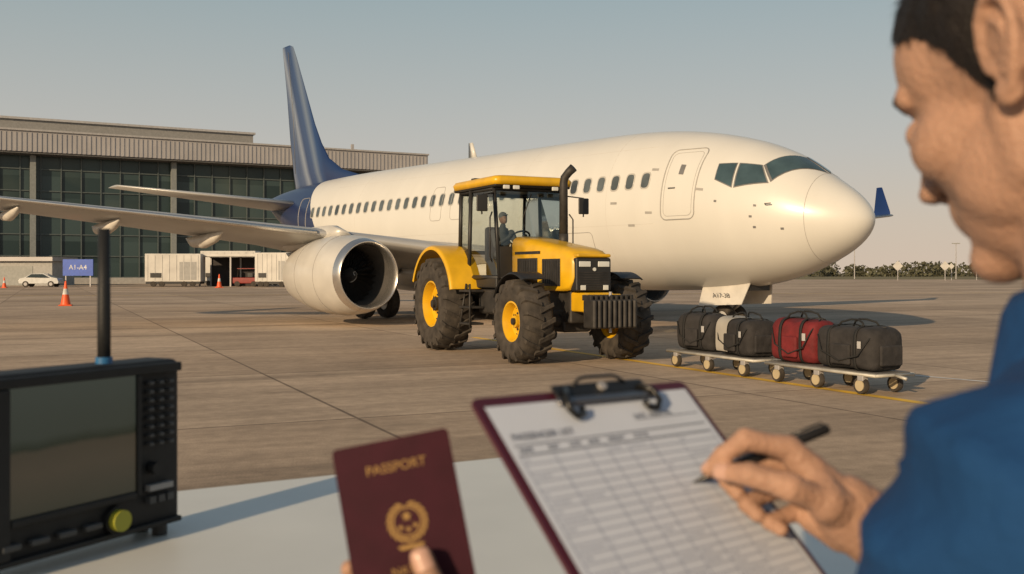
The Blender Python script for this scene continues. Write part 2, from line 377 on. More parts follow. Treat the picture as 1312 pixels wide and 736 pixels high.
# ------------------------------------------------------------ ground
def ground_mat():
    m=bpy.data.materials.new("apron_concrete"); m.use_nodes=True; nt=m.node_tree; b=nt.nodes["Principled BSDF"]
    b.inputs["Roughness"].default_value=.8; b.inputs["Specular IOR Level"].default_value=.2
    tc=nt.nodes.new("ShaderNodeTexCoord"); mp=nt.nodes.new("ShaderNodeMapping"); mp.inputs["Rotation"].default_value[2]=R(-25); mp.inputs["Location"].default_value[0]=2.1
    nt.links.new(tc.outputs["Object"],mp.inputs[0])
    br=nt.nodes.new("ShaderNodeTexBrick"); br.offset=0; br.inputs["Scale"].default_value=1; br.inputs["Brick Width"].default_value=5.0; br.inputs["Row Height"].default_value=5.0
    br.inputs["Mortar Size"].default_value=.028; br.inputs["Mortar Smooth"].default_value=.5; br.inputs["Bias"].default_value=0
    br.inputs["Color1"].default_value=(.48,.365,.262,1); br.inputs["Color2"].default_value=(.60,.465,.34,1); br.inputs["Mortar"].default_value=(.24,.18,.13,1)
    nt.links.new(mp.outputs[0],br.inputs[0])
    def nz(scale,det,lo,hi,sx=1,sy=1,a=.3,b_=.7):
        mm=nt.nodes.new("ShaderNodeMapping"); mm.inputs["Scale"].default_value=(sx,sy,1); mm.inputs["Rotation"].default_value[2]=R(25)
        nt.links.new(mp.outputs[0],mm.inputs[0])
        n=nt.nodes.new("ShaderNodeTexNoise"); n.inputs["Scale"].default_value=scale; n.inputs["Detail"].default_value=det; n.inputs["Roughness"].default_value=.62
        nt.links.new(mm.outputs[0],n.inputs[0])
        r=nt.nodes.new("ShaderNodeMapRange"); r.inputs[1].default_value=a; r.inputs[2].default_value=b_; r.inputs[3].default_value=lo; r.inputs[4].default_value=hi
        nt.links.new(n.outputs[0],r.inputs[0]); return r
    cur=br.outputs[0]
    for r in (nz(.09,4,.70,1.14,.35,1.6),nz(.5,6,.78,1.12),nz(6,8,.82,1.1),nz(60,3,.82,1.14),nz(1.6,5,.82,1.08,.12,2.2),nz(.5,3,1,.66,1,1,.62,.75),nz(.22,5,1,.72,.25,2.5,.56,.66)):
        x=nt.nodes.new("ShaderNodeVectorMath"); x.operation='SCALE'; nt.links.new(cur,x.inputs[0]); nt.links.new(r.outputs[0],x.inputs["Scale"]); cur=x.outputs[0]
    nt.links.new(cur,b.inputs["Base Color"])
    n2=nt.nodes.new("ShaderNodeTexNoise"); n2.inputs["Scale"].default_value=45; n2.inputs["Detail"].default_value=6; nt.links.new(tc.outputs["Object"],n2.inputs[0])
    bp=nt.nodes.new("ShaderNodeBump"); bp.inputs["Strength"].default_value=.35; bp.inputs["Distance"].default_value=.01
    nt.links.new(n2.outputs["Fac"],bp.inputs["Height"]); nt.links.new(bp.outputs[0],b.inputs["Normal"])
    return m
mesh("ground",[(-1500,-300,0),(1500,-300,0),(1500,3000,0),(-1500,3000,0)],[(0,1,2,3)],ground_mat())
grassm=mat("dry_grass",(.17,.14,.06),.9,var=.35,vs=.05,bump=.5,bs=3)
mesh("grass",[(20,235,.004),(900,190,.004),(1400,2900,.004),(-900,2900,.004),(-200,420,.004)],[(0,1,2,3,4)],grassm)
yl=mat("yellow_marking_paint",(.70,.43,.04),.7,var=.35,vs=2)
def strip(name,a,b,wd,m,z=.004):
    a=V((*a,z));b=V((*b,z));d=(b-a).normalized();n=V((-d.y,d.x,0))*wd/2
    return mesh(name,[a-n,b-n,b+n,a+n],[(0,1,2,3)],m)
strip("yellow_taxi_line",(-.9,23.2),(6.2,8.4),.17,yl)
wl=mat("white_marking_paint",(.6,.6,.58),.7,var=.3,vs=2)
strip("white_apron_line",(3.6,17.5),(8.5,11.2),.10,wl)
strip("yellow_apron_line",(-60,62),(60,78),.25,yl)

# ------------------------------------------------------------ terminal
T=empty("airport_terminal",(-102,110.7,0),math.atan2(.4814,.8765))
gm=bpy.data.materials.new("terminal_glass"); gm.use_nodes=True; nt=gm.node_tree; b=nt.nodes["Principled BSDF"]
tc=nt.nodes.new("ShaderNodeTexCoord"); br=nt.nodes.new("ShaderNodeTexBrick"); br.offset=0
mp=nt.nodes.new("ShaderNodeMapping"); mp.inputs["Rotation"].default_value[0]=R(90)
nt.links.new(tc.outputs["Object"],mp.inputs[0]); nt.links.new(mp.outputs[0],br.inputs[0])
br.inputs["Scale"].default_value=1; br.inputs["Brick Width"].default_value=2.5; br.inputs["Row Height"].default_value=2.9; br.inputs["Mortar Size"].default_value=0
br.inputs["Color1"].default_value=(.016,.031,.033,1); br.inputs["Color2"].default_value=(.048,.076,.078,1)
n=nt.nodes.new("ShaderNodeTexNoise"); n.inputs["Scale"].default_value=.12; nt.links.new(tc.outputs["Object"],n.inputs[0])
x=nt.nodes.new("ShaderNodeMix"); x.data_type='RGBA'; x.inputs["B"].default_value=(.07,.09,.078,1); nt.links.new(br.outputs[0],x.inputs["A"]); 
r=nt.nodes.new("ShaderNodeMapRange"); r.inputs[1].default_value=.5; r.inputs[2].default_value=.75; r.inputs[4].default_value=.6; nt.links.new(n.outputs[0],r.inputs[0]); nt.links.new(r.outputs[0],x.inputs["Factor"])
nt.links.new(x.outputs["Result"],b.inputs["Base Color"]); b.inputs["Roughness"].default_value=.2; b.inputs["Specular IOR Level"].default_value=.3
mull=mat("mullion_grey",(.085,.105,.105),.5,.1)
LEN=99.2
capm=mat("cap_metal",(.4,.39,.38),.5,.3)
box("core_building",0,LEN,1.5,60,0,17.2,mat("terminal_wall",(.2,.2,.19),.8),T)
mesh("glass_facade",[(0,1.44,.9),(LEN-.05,1.44,.9),(LEN-.05,1.44,17.15),(0,1.44,17.15)],[(0,1,2,3)],gm,T)
mesh("glass_end",[(LEN+.02,1.6,.9),(LEN+.02,59,.9),(LEN+.02,59,17.15),(LEN+.02,1.6,17.15)],[(0,1,2,3)],mull,T)
L=[]
x0=0
while x0<LEN: L.append((x0-.06,x0+.06,1.2,1.43,0.9,17.15)); x0+=2.5
boxes("mullions",L,mull,T)
boxes("transoms",[(0,LEN,1.26,1.425,.9+2.9*i-.07,.9+2.9*i+.07) for i in range(6)],mull,T)
boxes("columns",[(x-.35,x+.35,.3,1.0,0,17.15) for x in (8.,26.,44.,62.,80.,98.)],mat("column_steel",(.2,.215,.21),.5),T)
box("plinth",0,LEN,1.1,1.42,0,.85,mat("plinth_concrete",(.33,.32,.3),.8),T)
box("soffit",-2,LEN+1.2,-1.2,61,17.2,17.4,mat("soffit",(.12,.12,.12),.7),T)
box("fascia",-2,LEN+1.2,-1.4,61,17.41,20.1,metal,T)
L=[]; x0=-2
while x0<LEN+1.1: L.append((x0,x0+.16,-1.48,-1.41,17.45,19.9)); x0+=.6
boxes("fascia_ribs",L,metal,T)
box("fascia_cap",-2.1,LEN+1.3,-1.65,61.1,20.11,20.35,capm,T)
box("upper_roof",-2,LEN-21.4,18.6,60,20.4,24.3,mat("upper_wall",(.21,.21,.205),.7),T)
box("upper_roof_cap",-2.3,LEN-21.1,18.2,60.3,24.31,24.65,capm,T)
boxes("roof_vents",[(84,85.5,5,7,20.4,21.4),(90,90.4,5,5.4,20.4,22)],metal,T)

whit=mat("white_painted_steel",(.50,.49,.46),.5,var=.15,vs=.8)
A=empty("service_annex",(-75,118,0))
agr=mat("annex_grey_render",(.32,.32,.31),.8)
box("walls",0,20.5,0,6,0,2.9,agr,A); box("roof",-.3,20.8,-.6,6.3,2.91,3.4,metal,A)
boxes("garage_doors",[(2+6*i,6.2+6*i,-.05,-.01,.05,2.3) for i in range(3)],mat("door_grey",(.24,.25,.24),.6),A)
S=empty("blue_sign",(-47.5,109,0))
box("panel",-1.65,1.65,-.08,.08,1.2,3.0,mat("sign_blue",(.02,.08,.42),.4),S)
boxes("posts",[(-1.4,-1.28,-.05,.05,0,1.2),(1.28,1.4,-.05,.05,0,1.2)],metal,S)
text("lettering","A1-A4",.75,Matrix.Translation((0,-.09,2.1))@Matrix.Rotation(R(90),4,'X'),wl,S,ext=.004)

tyre=mat("tyre_rubber",(.045,.038,.031),.9,var=.45,vs=7,bump=.3,bs=40)
def car(loc,rz):
    C=empty("parked_car",loc,rz)
    pr=[(-2.0,.35),(-2.05,.7),(-1.9,.95),(-1.45,1.02),(-.8,1.42),(.5,1.46),(1.3,1.05),(1.95,.92),(2.08,.6),(2.05,.35)]
    secs=[]
    for y,s in ((-.86,.9),(-.8,1),(.8,1),(.86,.9)):
        secs.append([(x,y*(1 if z<1.05 else .8),.35+(z-.35)*(1 if s==1 else .97)) for x,z in pr])
    loft("body",secs,mat("car_white_paint",(.5,.5,.48),.25,coat=.5),C,smooth=False,bevel=.05)
    for sy in (-1,1):
        mesh("side_glass",[(-1.25,sy*.87,1.02),(1.05,sy*.87,1.04),(.45,sy*.74,1.38),(-.75,sy*.74,1.38)],[(0,1,2,3)],mat("dark_window",(.03,.04,.04),.15),C)
        for x in (-1.3,1.3):
            cyl("wheel",(x,sy*.66,.32),(x,sy*.89,.32),.32,tyre,C); cyl("hub",(x,sy*.8,.32),(x,sy*.9,.32),.18,metal,C)
car((-50.6,107,0),R(5))

dst=mat("dark_steel",(.04,.04,.04),.6,.4)
def container(loc,wd,ht,dp,rz):
    C=empty("service_container",loc,rz)
    box("body",-wd/2,wd/2,0,dp,.55,ht,whit,C,bevel=.06)
    boxes("ribs",[(-wd/2+.3+i*(wd-.6)/7-.03,-wd/2+.3+i*(wd-.6)/7+.03,-.04,-.005,.7,ht-.15) for i in range(8)],whit,C)
    boxes("doors",[(wd*.12,wd*.42,-.03,-.006,.75,ht-.9)],mat("panel_grey",(.3,.3,.29),.5),C)
    boxes("vents",[(-wd*.4,-wd*.2,-.05,-.041,1.0,1.5)],dst,C)
    box("skid",-wd/2+.1,wd/2-.1,.05,dp-.1,.3,.54,dst,C)
    for x in (-wd*.35,-wd*.2,wd*.2,wd*.35): cyl("wheel",(x,.0,.3),(x,.3,.3),.3,tyre,C)
container((-36.8,108,0),5.9,3.6,2.6,R(6)); container((-25.6,107,0),4.2,3.7,2.6,R(-4)); container((-33.4,117,0),6.5,4.1,2.6,0)
container((-27.2,118,0),4.5,3.9,2.6,0)
B=empty("baggage_shelter",(-31,111,0))
box("canopy",-3.6,3.0,-1.5,3,3.3,3.6,whit,B,bevel=.03); boxes("posts",[(x-.08,x+.08,y,y+.16,0,3.3) for x in (-3.4,0,2.8) for y in (-1.4,2.7)],metal,B)
box("back_wall",-3.5,2.9,2.9,2.98,0,3.29,mat("dark_wall",(.03,.025,.025),.8),B)
C=empty("baggage_tug",(-29.2,109.6,0))
red=mat("red_paint",(.2,.02,.015),.5)
box("body",-1.4,1.4,-.6,.6,.35,1.0,red,C,bevel=.08); box("seat",.2,.8,-.5,.5,1.0,1.5,blk,C,bevel=.05)
tube("canopy_frame",[(-.9,-.5,1),(-.8,-.5,1.9),(1.1,-.5,1.95),(1.2,-.5,1)],.03,tyre,C); box("canopy",-.9,1.2,-.6,.6,1.95,2.02,red,C)
for x in (-.9,.9): cyl("wheel",(x,-.65,.3),(x,.65,.3),.3,tyre,C)

def cone(loc,h):
    C=empty("traffic_cone",loc,random.random())
    om=mat("cone_orange",(.75,.10,.02),.5); k=h
    box("base",-.24*k,.24*k,-.24*k,.24*k,0,.05*k,om,C,bevel=.015)
    revolve("body",[(.05*k,.19*k),(.45*k,.115*k)],(0,0,0),(0,0,1),om,C); revolve("band",[(.451*k,.117*k),(.68*k,.078*k)],(0,0,0),(0,0,1),wl,C)
    revolve("top",[(.681*k,.076*k),(.98*k,.03*k),(1.0*k,.001)],(0,0,0),(0,0,1),om,C)
cone((-20.4,45.5,0),1.15); cone((-51.0,100,0),1.1); cone((-29.7,101,0),1.4)

def lamp(loc,h):
    C=empty("street_lamp",loc); cyl("pole",(0,0,0),(0,0,h),.14,metal,C,r2=.08)
    box("head",-1.0,1.0,-.2,.2,h,h+.25,mat("panel_grey",(.3,.3,.29),.5),C,bevel=.05)
lamp((111.5,250,0),8.8); lamp((86,250,0),9.6); lamp((143,300,0),6)
for i,(x,y,kk) in enumerate(((77.5,200,1.0),(87,200,.95),(90.5,205,.6),(98,210,.5))):
    C=empty("airfield_sign",(x,y,0)); cyl("post",(0,0,0),(0,0,2.2),.08,metal,C)
    s=1.05*kk
    mesh("board",[(-s,0,2.9),(0,0,2.9-s),(s,0,2.9),(0,0,2.9+s),(-s,.12,2.9),(0,.12,2.9-s),(s,.12,2.9),(0,.12,2.9+s)],[(0,1,2,3),(7,6,5,4),(0,4,5,1),(1,5,6,2),(2,6,7,3),(3,7,4,0)],whit,C)

vs=[];fs=[]
rt=random.Random(3)
for i in range(420):
    X=30+i*.95+rt.uniform(-2,2); Y=430+rt.uniform(-30,30); H=4.2+2.6*noise.noise(V((X*.03,0,0)))+rt.uniform(-1,2.2)
    for k in range(48):
        a=rt.uniform(0,6.28); rr=rt.random()**.5*2.9; z=rt.uniform(.02,1)*H
        rr*=math.sqrt(max(.05,1-(z/H)**2))
        c=V((X+math.cos(a)*rr,Y+math.sin(a)*rr,z)); s=rt.uniform(.3,.65)
        u=V((rt.uniform(-1,1),rt.uniform(-1,1),rt.uniform(-1,1))).normalized()*s; t=u.cross(V((rt.uniform(-1,1),rt.uniform(-1,1),1))).normalized()*s
        q=len(vs); vs+=[c-u-t,c+u-t*.6,c+u*.8+t,c-u*.7+t]; fs.append((q,q+1,q+2,q+3))
mesh("distant_trees",vs,fs,mat("tree_foliage",(.085,.085,.05),.9,var=.4,vs=.3))

# ------------------------------------------------------------ airliner
P=empty("passenger_jet",(8.16,22.57,0),math.atan2(.77,-.64))
TAB=[(0,2.72,2.72,0),(.1,2.44,3.02,.32),(.33,2.18,3.29,.58),(1.0,1.77,3.78,1.02),(2.0,1.38,4.42,1.43),(3.3,1.14,4.9,1.7),(5.4,1.04,5.3,1.87),(8,1.02,5.42,1.9),(13,1.02,5.42,1.9),(19,1.02,5.42,1.9),(22,1.3,5.4,1.84),(25,2.2,5.3,1.5),(28,3.5,5.1,.85),(29.8,4.3,4.9,.28)]
U_=[math.sqrt(t[0]) for t in TAB]; PC={}
def prof(s):
    key=round(s,5)
    if key in PC: return PC[key]
    s=min(s,29.8); u=math.sqrt(max(0,s)); U=U_
    k=0
    while k<len(TAB)-2 and u>U[k+1]: k+=1
    h=U[k+1]-U[k]; t=(u-U[k])/h; out=[]
    for c in (1,2,3):
        y0,y1=TAB[k][c],TAB[k+1][c]
        d0=(y1-TAB[k-1][c])/(U[k+1]-U[k-1]) if k>0 else (y1-y0)/h
        d1=(TAB[k+2][c]-y0)/(U[k+2]-U[k]) if k<len(TAB)-2 else (y1-y0)/h
        if 7<=k<=8: d0=d1=0
        if k==9: d0=0
        if k==6: d1=0
        t2,t3=t*t,t*t*t
        out.append((2*t3-3*t2+1)*y0+(t3-2*t2+t)*h*d0+(-2*t3+3*t2)*y1+(t3-t2)*h*d1)
    PC[key]=out
    return out
def fp(s,th,off=0.):
    def p(s,th):
        zb,zt,hw=prof(s); return V((s,hw*math.sin(th),(zb+zt)/2+(zt-zb)/2*math.cos(th)))
    a=p(s,th)
    if off:
        e=.01; d1=p(s+e,th)-p(max(0.0001,s-e),th); d2=p(s,th+e)-p(s,th-e); n=d2.cross(d1).normalized()
        c=V((s,0,(prof(s)[0]+prof(s)[1])/2))
        if n.dot(a-c)<0: n=-n
        a=a+n*off
    return a
def th_of(s,z,side=1):
    zb,zt,_=prof(s); c=(z-(zb+zt)/2)/((zt-zb)/2); return side*math.acos(max(-1,min(1,c)))
fm=bpy.data.materials.new("fuselage_paint"); fm.use_nodes=True; nt=fm.node_tree; b=nt.nodes["Principled BSDF"]
b.inputs["Roughness"].default_value=.36; b.inputs["Coat Weight"].default_value=.2; b.inputs["Coat Roughness"].default_value=.18
tc=nt.nodes.new("ShaderNodeTexCoord"); sx=nt.nodes.new("ShaderNodeSeparateXYZ"); nt.links.new(tc.outputs["Object"],sx.inputs[0])
m1=nt.nodes.new("ShaderNodeMath"); m1.operation='MULTIPLY_ADD'; m1.inputs[1].default_value=-.75; nt.links.new(sx.outputs[2],m1.inputs[0]); nt.links.new(sx.outputs[0],m1.inputs[2])
lv=nt.nodes.new("ShaderNodeValToRGB"); lv.color_ramp.interpolation='CONSTANT'; mr=nt.nodes.new("ShaderNodeMapRange"); mr.inputs[1].default_value=19; mr.inputs[2].default_value=29; nt.links.new(m1.outputs[0],mr.inputs[0]); nt.links.new(mr.outputs[0],lv.inputs[0])
e=lv.color_ramp.elements; e[0].color=(0,0,0,1); e[1].position=.12; e[1].color=(1,1,1,1)
n=nt.nodes.new("ShaderNodeTexNoise"); n.inputs["Scale"].default_value=1.2; n.inputs["Detail"].default_value=8
mp=nt.nodes.new("ShaderNodeMapping"); mp.inputs["Scale"].default_value=(1,.5,.25); nt.links.new(tc.outputs["Object"],mp.inputs[0]); nt.links.new(mp.outputs[0],n.inputs[0])
cr=nt.nodes.new("ShaderNodeMix"); cr.data_type='RGBA'; cr.inputs["A"].default_value=(.56,.555,.52,1); cr.inputs["B"].default_value=(.65,.645,.61,1)
nt.links.new(n.outputs[0],cr.inputs["Factor"])
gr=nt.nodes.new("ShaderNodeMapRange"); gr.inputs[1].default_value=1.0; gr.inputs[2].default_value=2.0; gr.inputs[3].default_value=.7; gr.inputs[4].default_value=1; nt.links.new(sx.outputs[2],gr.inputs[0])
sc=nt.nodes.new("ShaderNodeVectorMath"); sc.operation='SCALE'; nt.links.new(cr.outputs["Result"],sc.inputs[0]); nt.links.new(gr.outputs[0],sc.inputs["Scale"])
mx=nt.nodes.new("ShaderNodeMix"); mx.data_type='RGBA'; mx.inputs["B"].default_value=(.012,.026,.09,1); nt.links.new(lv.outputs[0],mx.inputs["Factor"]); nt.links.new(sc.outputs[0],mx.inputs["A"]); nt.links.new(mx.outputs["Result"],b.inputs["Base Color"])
ss=[0.0004,.01,.03,.06,.1,.16,.24,.33,.45,.6,.8,1.0]+[1.0+.2*i for i in range(1,26)]+[6+.5*i for i in range(1,27)]+[19+.4*i for i in range(1,28)]
secs=[[fp(s,2*math.pi*j/64) for j in range(64)] for s in ss]
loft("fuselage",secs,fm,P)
loft("wing_box_fairing",[[V((s,math.sin(a)*wd,1.5+math.cos(a)*h)) for a in [2*math.pi*j/28 for j in range(28)]] for s,wd,h in ((9.6,.3,.1),(10.6,1.5,.5),(12,2.1,.66),(15,2.25,.72),(18,2.1,.66),(19.6,1.2,.45),(20.8,.2,.1))],fm,P)
glassdk=mat("cockpit_glass",(.045,.075,.085),.08,spec=.9,var=.35,vs=1.5)
seal=mat("window_seal_grey",(.15,.15,.15),.5)
line=mat("panel_line_grey",(.33,.32,.30),.5)
def patch(name,c4,m,off,n=6,side=1):
    vs=[];fs=[]
    for i in range(n+1):
        for j in range(n+1):
            a,b_=i/n,j/n
            s=(c4[0][0]*(1-b_)+c4[1][0]*b_)*(1-a)+(c4[3][0]*(1-b_)+c4[2][0]*b_)*a
            t=(c4[0][1]*(1-b_)+c4[1][1]*b_)*(1-a)+(c4[3][1]*(1-b_)+c4[2][1]*b_)*a
            vs.append(fp(s,R(t)*side,off))
    for i in range(n):
        for j in range(n): k=i*(n+1)+j; fs.append((k,k+1,k+n+2,k+n+1))
    return mesh(name,vs,fs,m,P,smooth=True)
def grow(q,g):
    cs=sum(a for a,_ in q)/4; ct=sum(b for _,b in q)/4
    return [(cs+(a-cs)*(1+g),ct+(b-ct)*(1+g)) for a,b in q]
PAN=[[(1.72,2.5),(2.14,43),(1.86,57),(1.12,4)],[(2.22,45.5),(2.72,49),(2.68,70),(1.95,61)],[(2.81,49.5),(3.24,53),(3.22,66),(2.77,70.5)]]
for sd_ in (1,-1):
    for q in PAN:
        patch("windshield_frame",grow(q,.10),seal,.006,8,sd_); patch("windshield_pane",q,glassdk,.012,8,sd_)
def rr_path(s0,s1,z0,z1,r,n=5):
    pts=[]
    for cx,cz,a0 in ((s1-r,z1-r,0),(s0+r,z1-r,90),(s0+r,z0+r,180),(s1-r,z0+r,270)):
        for i in range(n+1):
            a=R(a0+90*i/n); pts.append((cx+r*math.cos(a),cz+r*math.sin(a)))
    out=[]
    for i,(a,b_) in enumerate(pts):
        c,d=pts[(i+1)%len(pts)]; k=max(1,int(math.hypot(c-a,d-b_)/.12))
        for t in range(k): out.append((a+(c-a)*t/k,b_+(d-b_)*t/k))
    return out
def outline(name,s0,s1,z0,z1,r,side,m,rad=.012):
    tube(name,[fp(s,th_of(s,z,side),0) for s,z in rr_path(s0,s1,z0,z1,r)],rad,m,P,n=6,closed=True)
seaml=mat("seam_light",(.47,.45,.42),.5)
for side in (1,-1):
    outline("forward_door",3.72,4.72,2.83,4.62,.16,side,line,.016); outline("door_inner_line",3.8,4.64,2.92,4.53,.12,side,line,.006)
    tube("door_handle",[fp(s,th_of(s,3.62,side),.012) for s in (4.32,4.42,4.52)],.018,seal,P,n=6)
    outline("overwing_exit",13.0,13.6,3.2,4.3,.12,side,line,.010); outline("overwing_exit",14.1,14.7,3.2,4.3,.12,side,line,.010)
    outline("cargo_door",7.2,8.5,1.6,2.6,.12,side,line,.010)
    outline("aft_door",23.6,24.4,2.9,4.5,.14,side,line,.014)
    for zz in (2.75,4.78): tube("lap_joint",[fp(5+.5*i,th_of(5+.5*i,zz,side),-.002) for i in range(34)],.004,seaml,P,n=5)
    vs=[];fs=[];v2=[];f2=[]
    s=5.3
    while s<23.2:
        for (V_,F_,hw_,hh,off) in ((vs,fs,.125,.19,.006),(v2,f2,.16,.228,.003)):
            k=len(V_); N=16
            for i in range(N):
                a=2*math.pi*i/N; cx=math.copysign(abs(math.cos(a))**.6,math.cos(a))*hw_; cz=math.copysign(abs(math.sin(a))**.6,math.sin(a))*hh
                V_.append(fp(s+cx,th_of(s+cx,3.87+cz,side),off))
            F_.append(tuple(range(k,k+N)))
        s+=.52
    mesh("cabin_window_frames",v2,f2,mat("window_frame",(.42,.41,.38),.4),P); mesh("cabin_windows",vs,fs,mat("cabin_window_glass",(.085,.10,.105),.15,var=.5,vs=1.2),P)
    patch("door_window",[(4.16,th_of(4.2,4.2)*57.3),(4.3,th_of(4.2,4.2)*57.3),(4.3,th_of(4.2,3.95)*57.3),(4.16,th_of(4.2,3.95)*57.3)],seal,.008,3,side)
tube("radome_seam",[fp(1.08,2*math.pi*j/60,0) for j in range(60)],.006,line,P,n=6,closed=True)
for s in (6.6,10.2,19.5): tube("skin_seam",[fp(s,2*math.pi*j/60,-.001) for j in range(60)],.004,seaml,P,n=5,closed=True)
for (s,z) in ((2.1,3.05),(2.2,2.8),(2.12,2.55),(1.5,2.5),(3.1,3.2)):
    patch("sensor_port",[(s,th_of(s,z+.05)*57.3),(s+.07,th_of(s,z+.05)*57.3),(s+.07,th_of(s,z)*57.3),(s,th_of(s,z)*57.3)],seal,.006,2)
tube("pitot_probe",[fp(1.9,th_of(1.9,3.1),0),fp(1.88,th_of(1.9,3.1),.09),fp(1.75,th_of(1.75,3.1),.1)],.014,seal,P)
for s,z in ((4.95,4.1),(5.0,3.0),(5.6,2.7),(3.5,3.5),(6.2,3.3)):
    patch("placard",[(s,th_of(s,z+.06)*57.3),(s+.22,th_of(s,z+.06)*57.3),(s+.22,th_of(s,z)*57.3),(s,th_of(s,z)*57.3)],line,.004,2)
loft("top_antenna",[[V((14.6+dx,dy,5.38)) for dx,dy in ((0,0),(.2,.03),(.5,0),(.2,-.03))],[V((14.85+dx,dy,5.95)) for dx,dy in ((0,0),(.1,.02),(.25,0),(.1,-.02))]],fm,P)

alum=mat("wing_grey_paint",(.46,.46,.45),.35,.35,var=.08,vs=1)
def foil(le,chord,t,n=12,up=V((0,0,1)),tw=0.):
    le=V(le); pts=[]
    xs=[(1-math.cos(math.pi*i/n))/2 for i in range(n+1)]
    f=lambda x:t/.12*.6*(.2969*math.sqrt(x)-.126*x-.3516*x*x+.2843*x**3-.1015*x**4)
    ch=V((math.cos(tw),0,-math.sin(tw)))
    for x in xs: pts.append(le+ch*(x*chord)+up*(f(x)*1.1))
    for x in xs[::-1][1:-1]: pts.append(le+ch*(x*chord)-up*(f(x)*.8))
    return pts
navy=mat("tail_navy_paint",(.012,.035,.14),.3,coat=.3,var=.2,vs=.6)
loft("wing_right",[foil(le,c,t,tw=R(3)) for le,c,t in (((10.7,1.0,1.95),7.6,.85),((12.1,3.2,2.2),6.2,.7),((13.8,6.4,2.66),4.5,.48),((15.7,10.2,3.1),3.4,.36),((17.6,14,3.52),2.5,.25),((19.1,17.0,3.88),1.6,.15))],alum,P)
loft("winglet_right",[foil(le,c,.12,up=V((0,u[0],u[1]))) for le,c,u in (((19.1,17.0,3.88),1.6,(0,1)),((19.4,17.4,4.1),1.4,(-.7,.7)),((20.6,17.75,6.0),.6,(-1,.1)))],navy,P)
loft("wing_left",[foil(le,c,t,tw=R(2)) for le,c,t in (((10.7,-1.0,1.95),7.6,.85),((10.9,-6.4,2.6),5,.48),((11.2,-14,3.4),3,.25),((11.6,-21.6,4.12),1.2,.14))],alum,P)
loft("winglet_left",[foil(le,c,.07,up=V((0,u[0],u[1]))) for le,c,u in (((11.75,-21.6,4.14),.95,(0,1)),((11.85,-21.75,4.3),.8,(.7,.7)),((12.3,-21.85,5.45),.28,(1,.1)))],navy,P)
for l,s,z,k in ((5.2,17.0,2.25,1.2),(8.6,17.3,2.68,1.0),(11.2,18.2,3.0,.9),(13.6,19.0,3.3,.75)):
    pts=[V((s-1.6*k,l,z+.02)),V((s-1.1*k,l,z-.12*k)),V((s-.3*k,l,z-.22*k)),V((s+.5*k,l,z-.22*k)),V((s+1.1*k,l,z-.1))]
    tube("flap_fairing",pts,[.03,.16*k,.22*k,.17*k,.02],mat("fairing_white",(.55,.53,.49),.4),P,n=14)
slat=mat("bare_aluminium",(.62,.6,.57),.25,.9,var=.05)
tube("slat_edge",[(13.86,6.5,2.67),(15.7,10.2,3.11),(17.6,14,3.53),(19.05,16.9,3.88)],[.09,.065,.05,.03],slat,P)
for sg in (1,-1): loft("stabiliser",[foil(le,c,t) for le,c,t in (((24.6,.4*sg,4.25),4.2,.4),((29.3,7.1*sg,5.05),1.3,.12))],alum,P)
tm=bpy.data.materials.new("tail_fin_livery"); tm.use_nodes=True; nt=tm.node_tree; b=nt.nodes["Principled BSDF"]; b.inputs["Roughness"].default_value=.3
tc=nt.nodes.new("ShaderNodeTexCoord"); sx=nt.nodes.new("ShaderNodeSeparateXYZ"); nt.links.new(tc.outputs["Object"],sx.inputs[0])
a=nt.nodes.new("ShaderNodeMath"); a.operation='MULTIPLY_ADD'; a.inputs[1].default_value=-.42; nt.links.new(sx.outputs[2],a.inputs[0]); nt.links.new(sx.outputs[0],a.inputs[2])
rp=nt.nodes.new("ShaderNodeValToRGB"); mr=nt.nodes.new("ShaderNodeMapRange"); mr.inputs[1].default_value=22.4; mr.inputs[2].default_value=25.6; nt.links.new(a.outputs[0],mr.inputs[0]); nt.links.new(mr.outputs[0],rp.inputs[0])
e=rp.color_ramp.elements; e[0].position=0; e[0].color=(.012,.03,.10,1); e[1].position=1; e[1].color=(.20,.23,.29,1)
for pos,c in ((.10,(.02,.05,.14,1)),(.20,(.12,.16,.23,1)),(.30,(.03,.06,.15,1)),(.42,(.025,.05,.13,1)),(.52,(.20,.24,.31,1)),(.64,(.06,.09,.17,1)),(.8,(.04,.07,.15,1))):
    q=e.new(pos); q.color=c
nt.links.new(rp.outputs[0],b.inputs["Base Color"])
def finsec(z,s0,s1,t):
    n=10; xs=[(1-math.cos(math.pi*i/n))/2 for i in range(n+1)]; c=s1-s0
    f=lambda x:t*2.9*(.2969*math.sqrt(x)-.126*x-.3516*x*x+.2843*x**3-.1015*x**4)
    return [V((s0+x*c,f(x),z)) for x in xs]+[V((s0+x*c,-f(x),z)) for x in xs[::-1][1:-1]]
loft("tail_fin",[finsec(z,a,b_,t) for z,a,b_,t in ((4.9,20.6,27.7,.25),(5.35,21.9,27.75,.42),(5.75,23.6,27.85,.5),(6.3,24.7,27.95,.45),(7.0,25.35,28.1,.4),(7.9,25.95,28.25,.36),(9.5,26.8,28.5,.28),(11.0,27.6,28.8,.18),(11.5,27.9,28.9,.12),(11.62,28.2,28.9,.05))],tm,P)
tube("rudder_hinge",[(27.0,.36,5.8),(27.6,.15,8.3),(28.2,.1,11.3)],.012,seal,P)
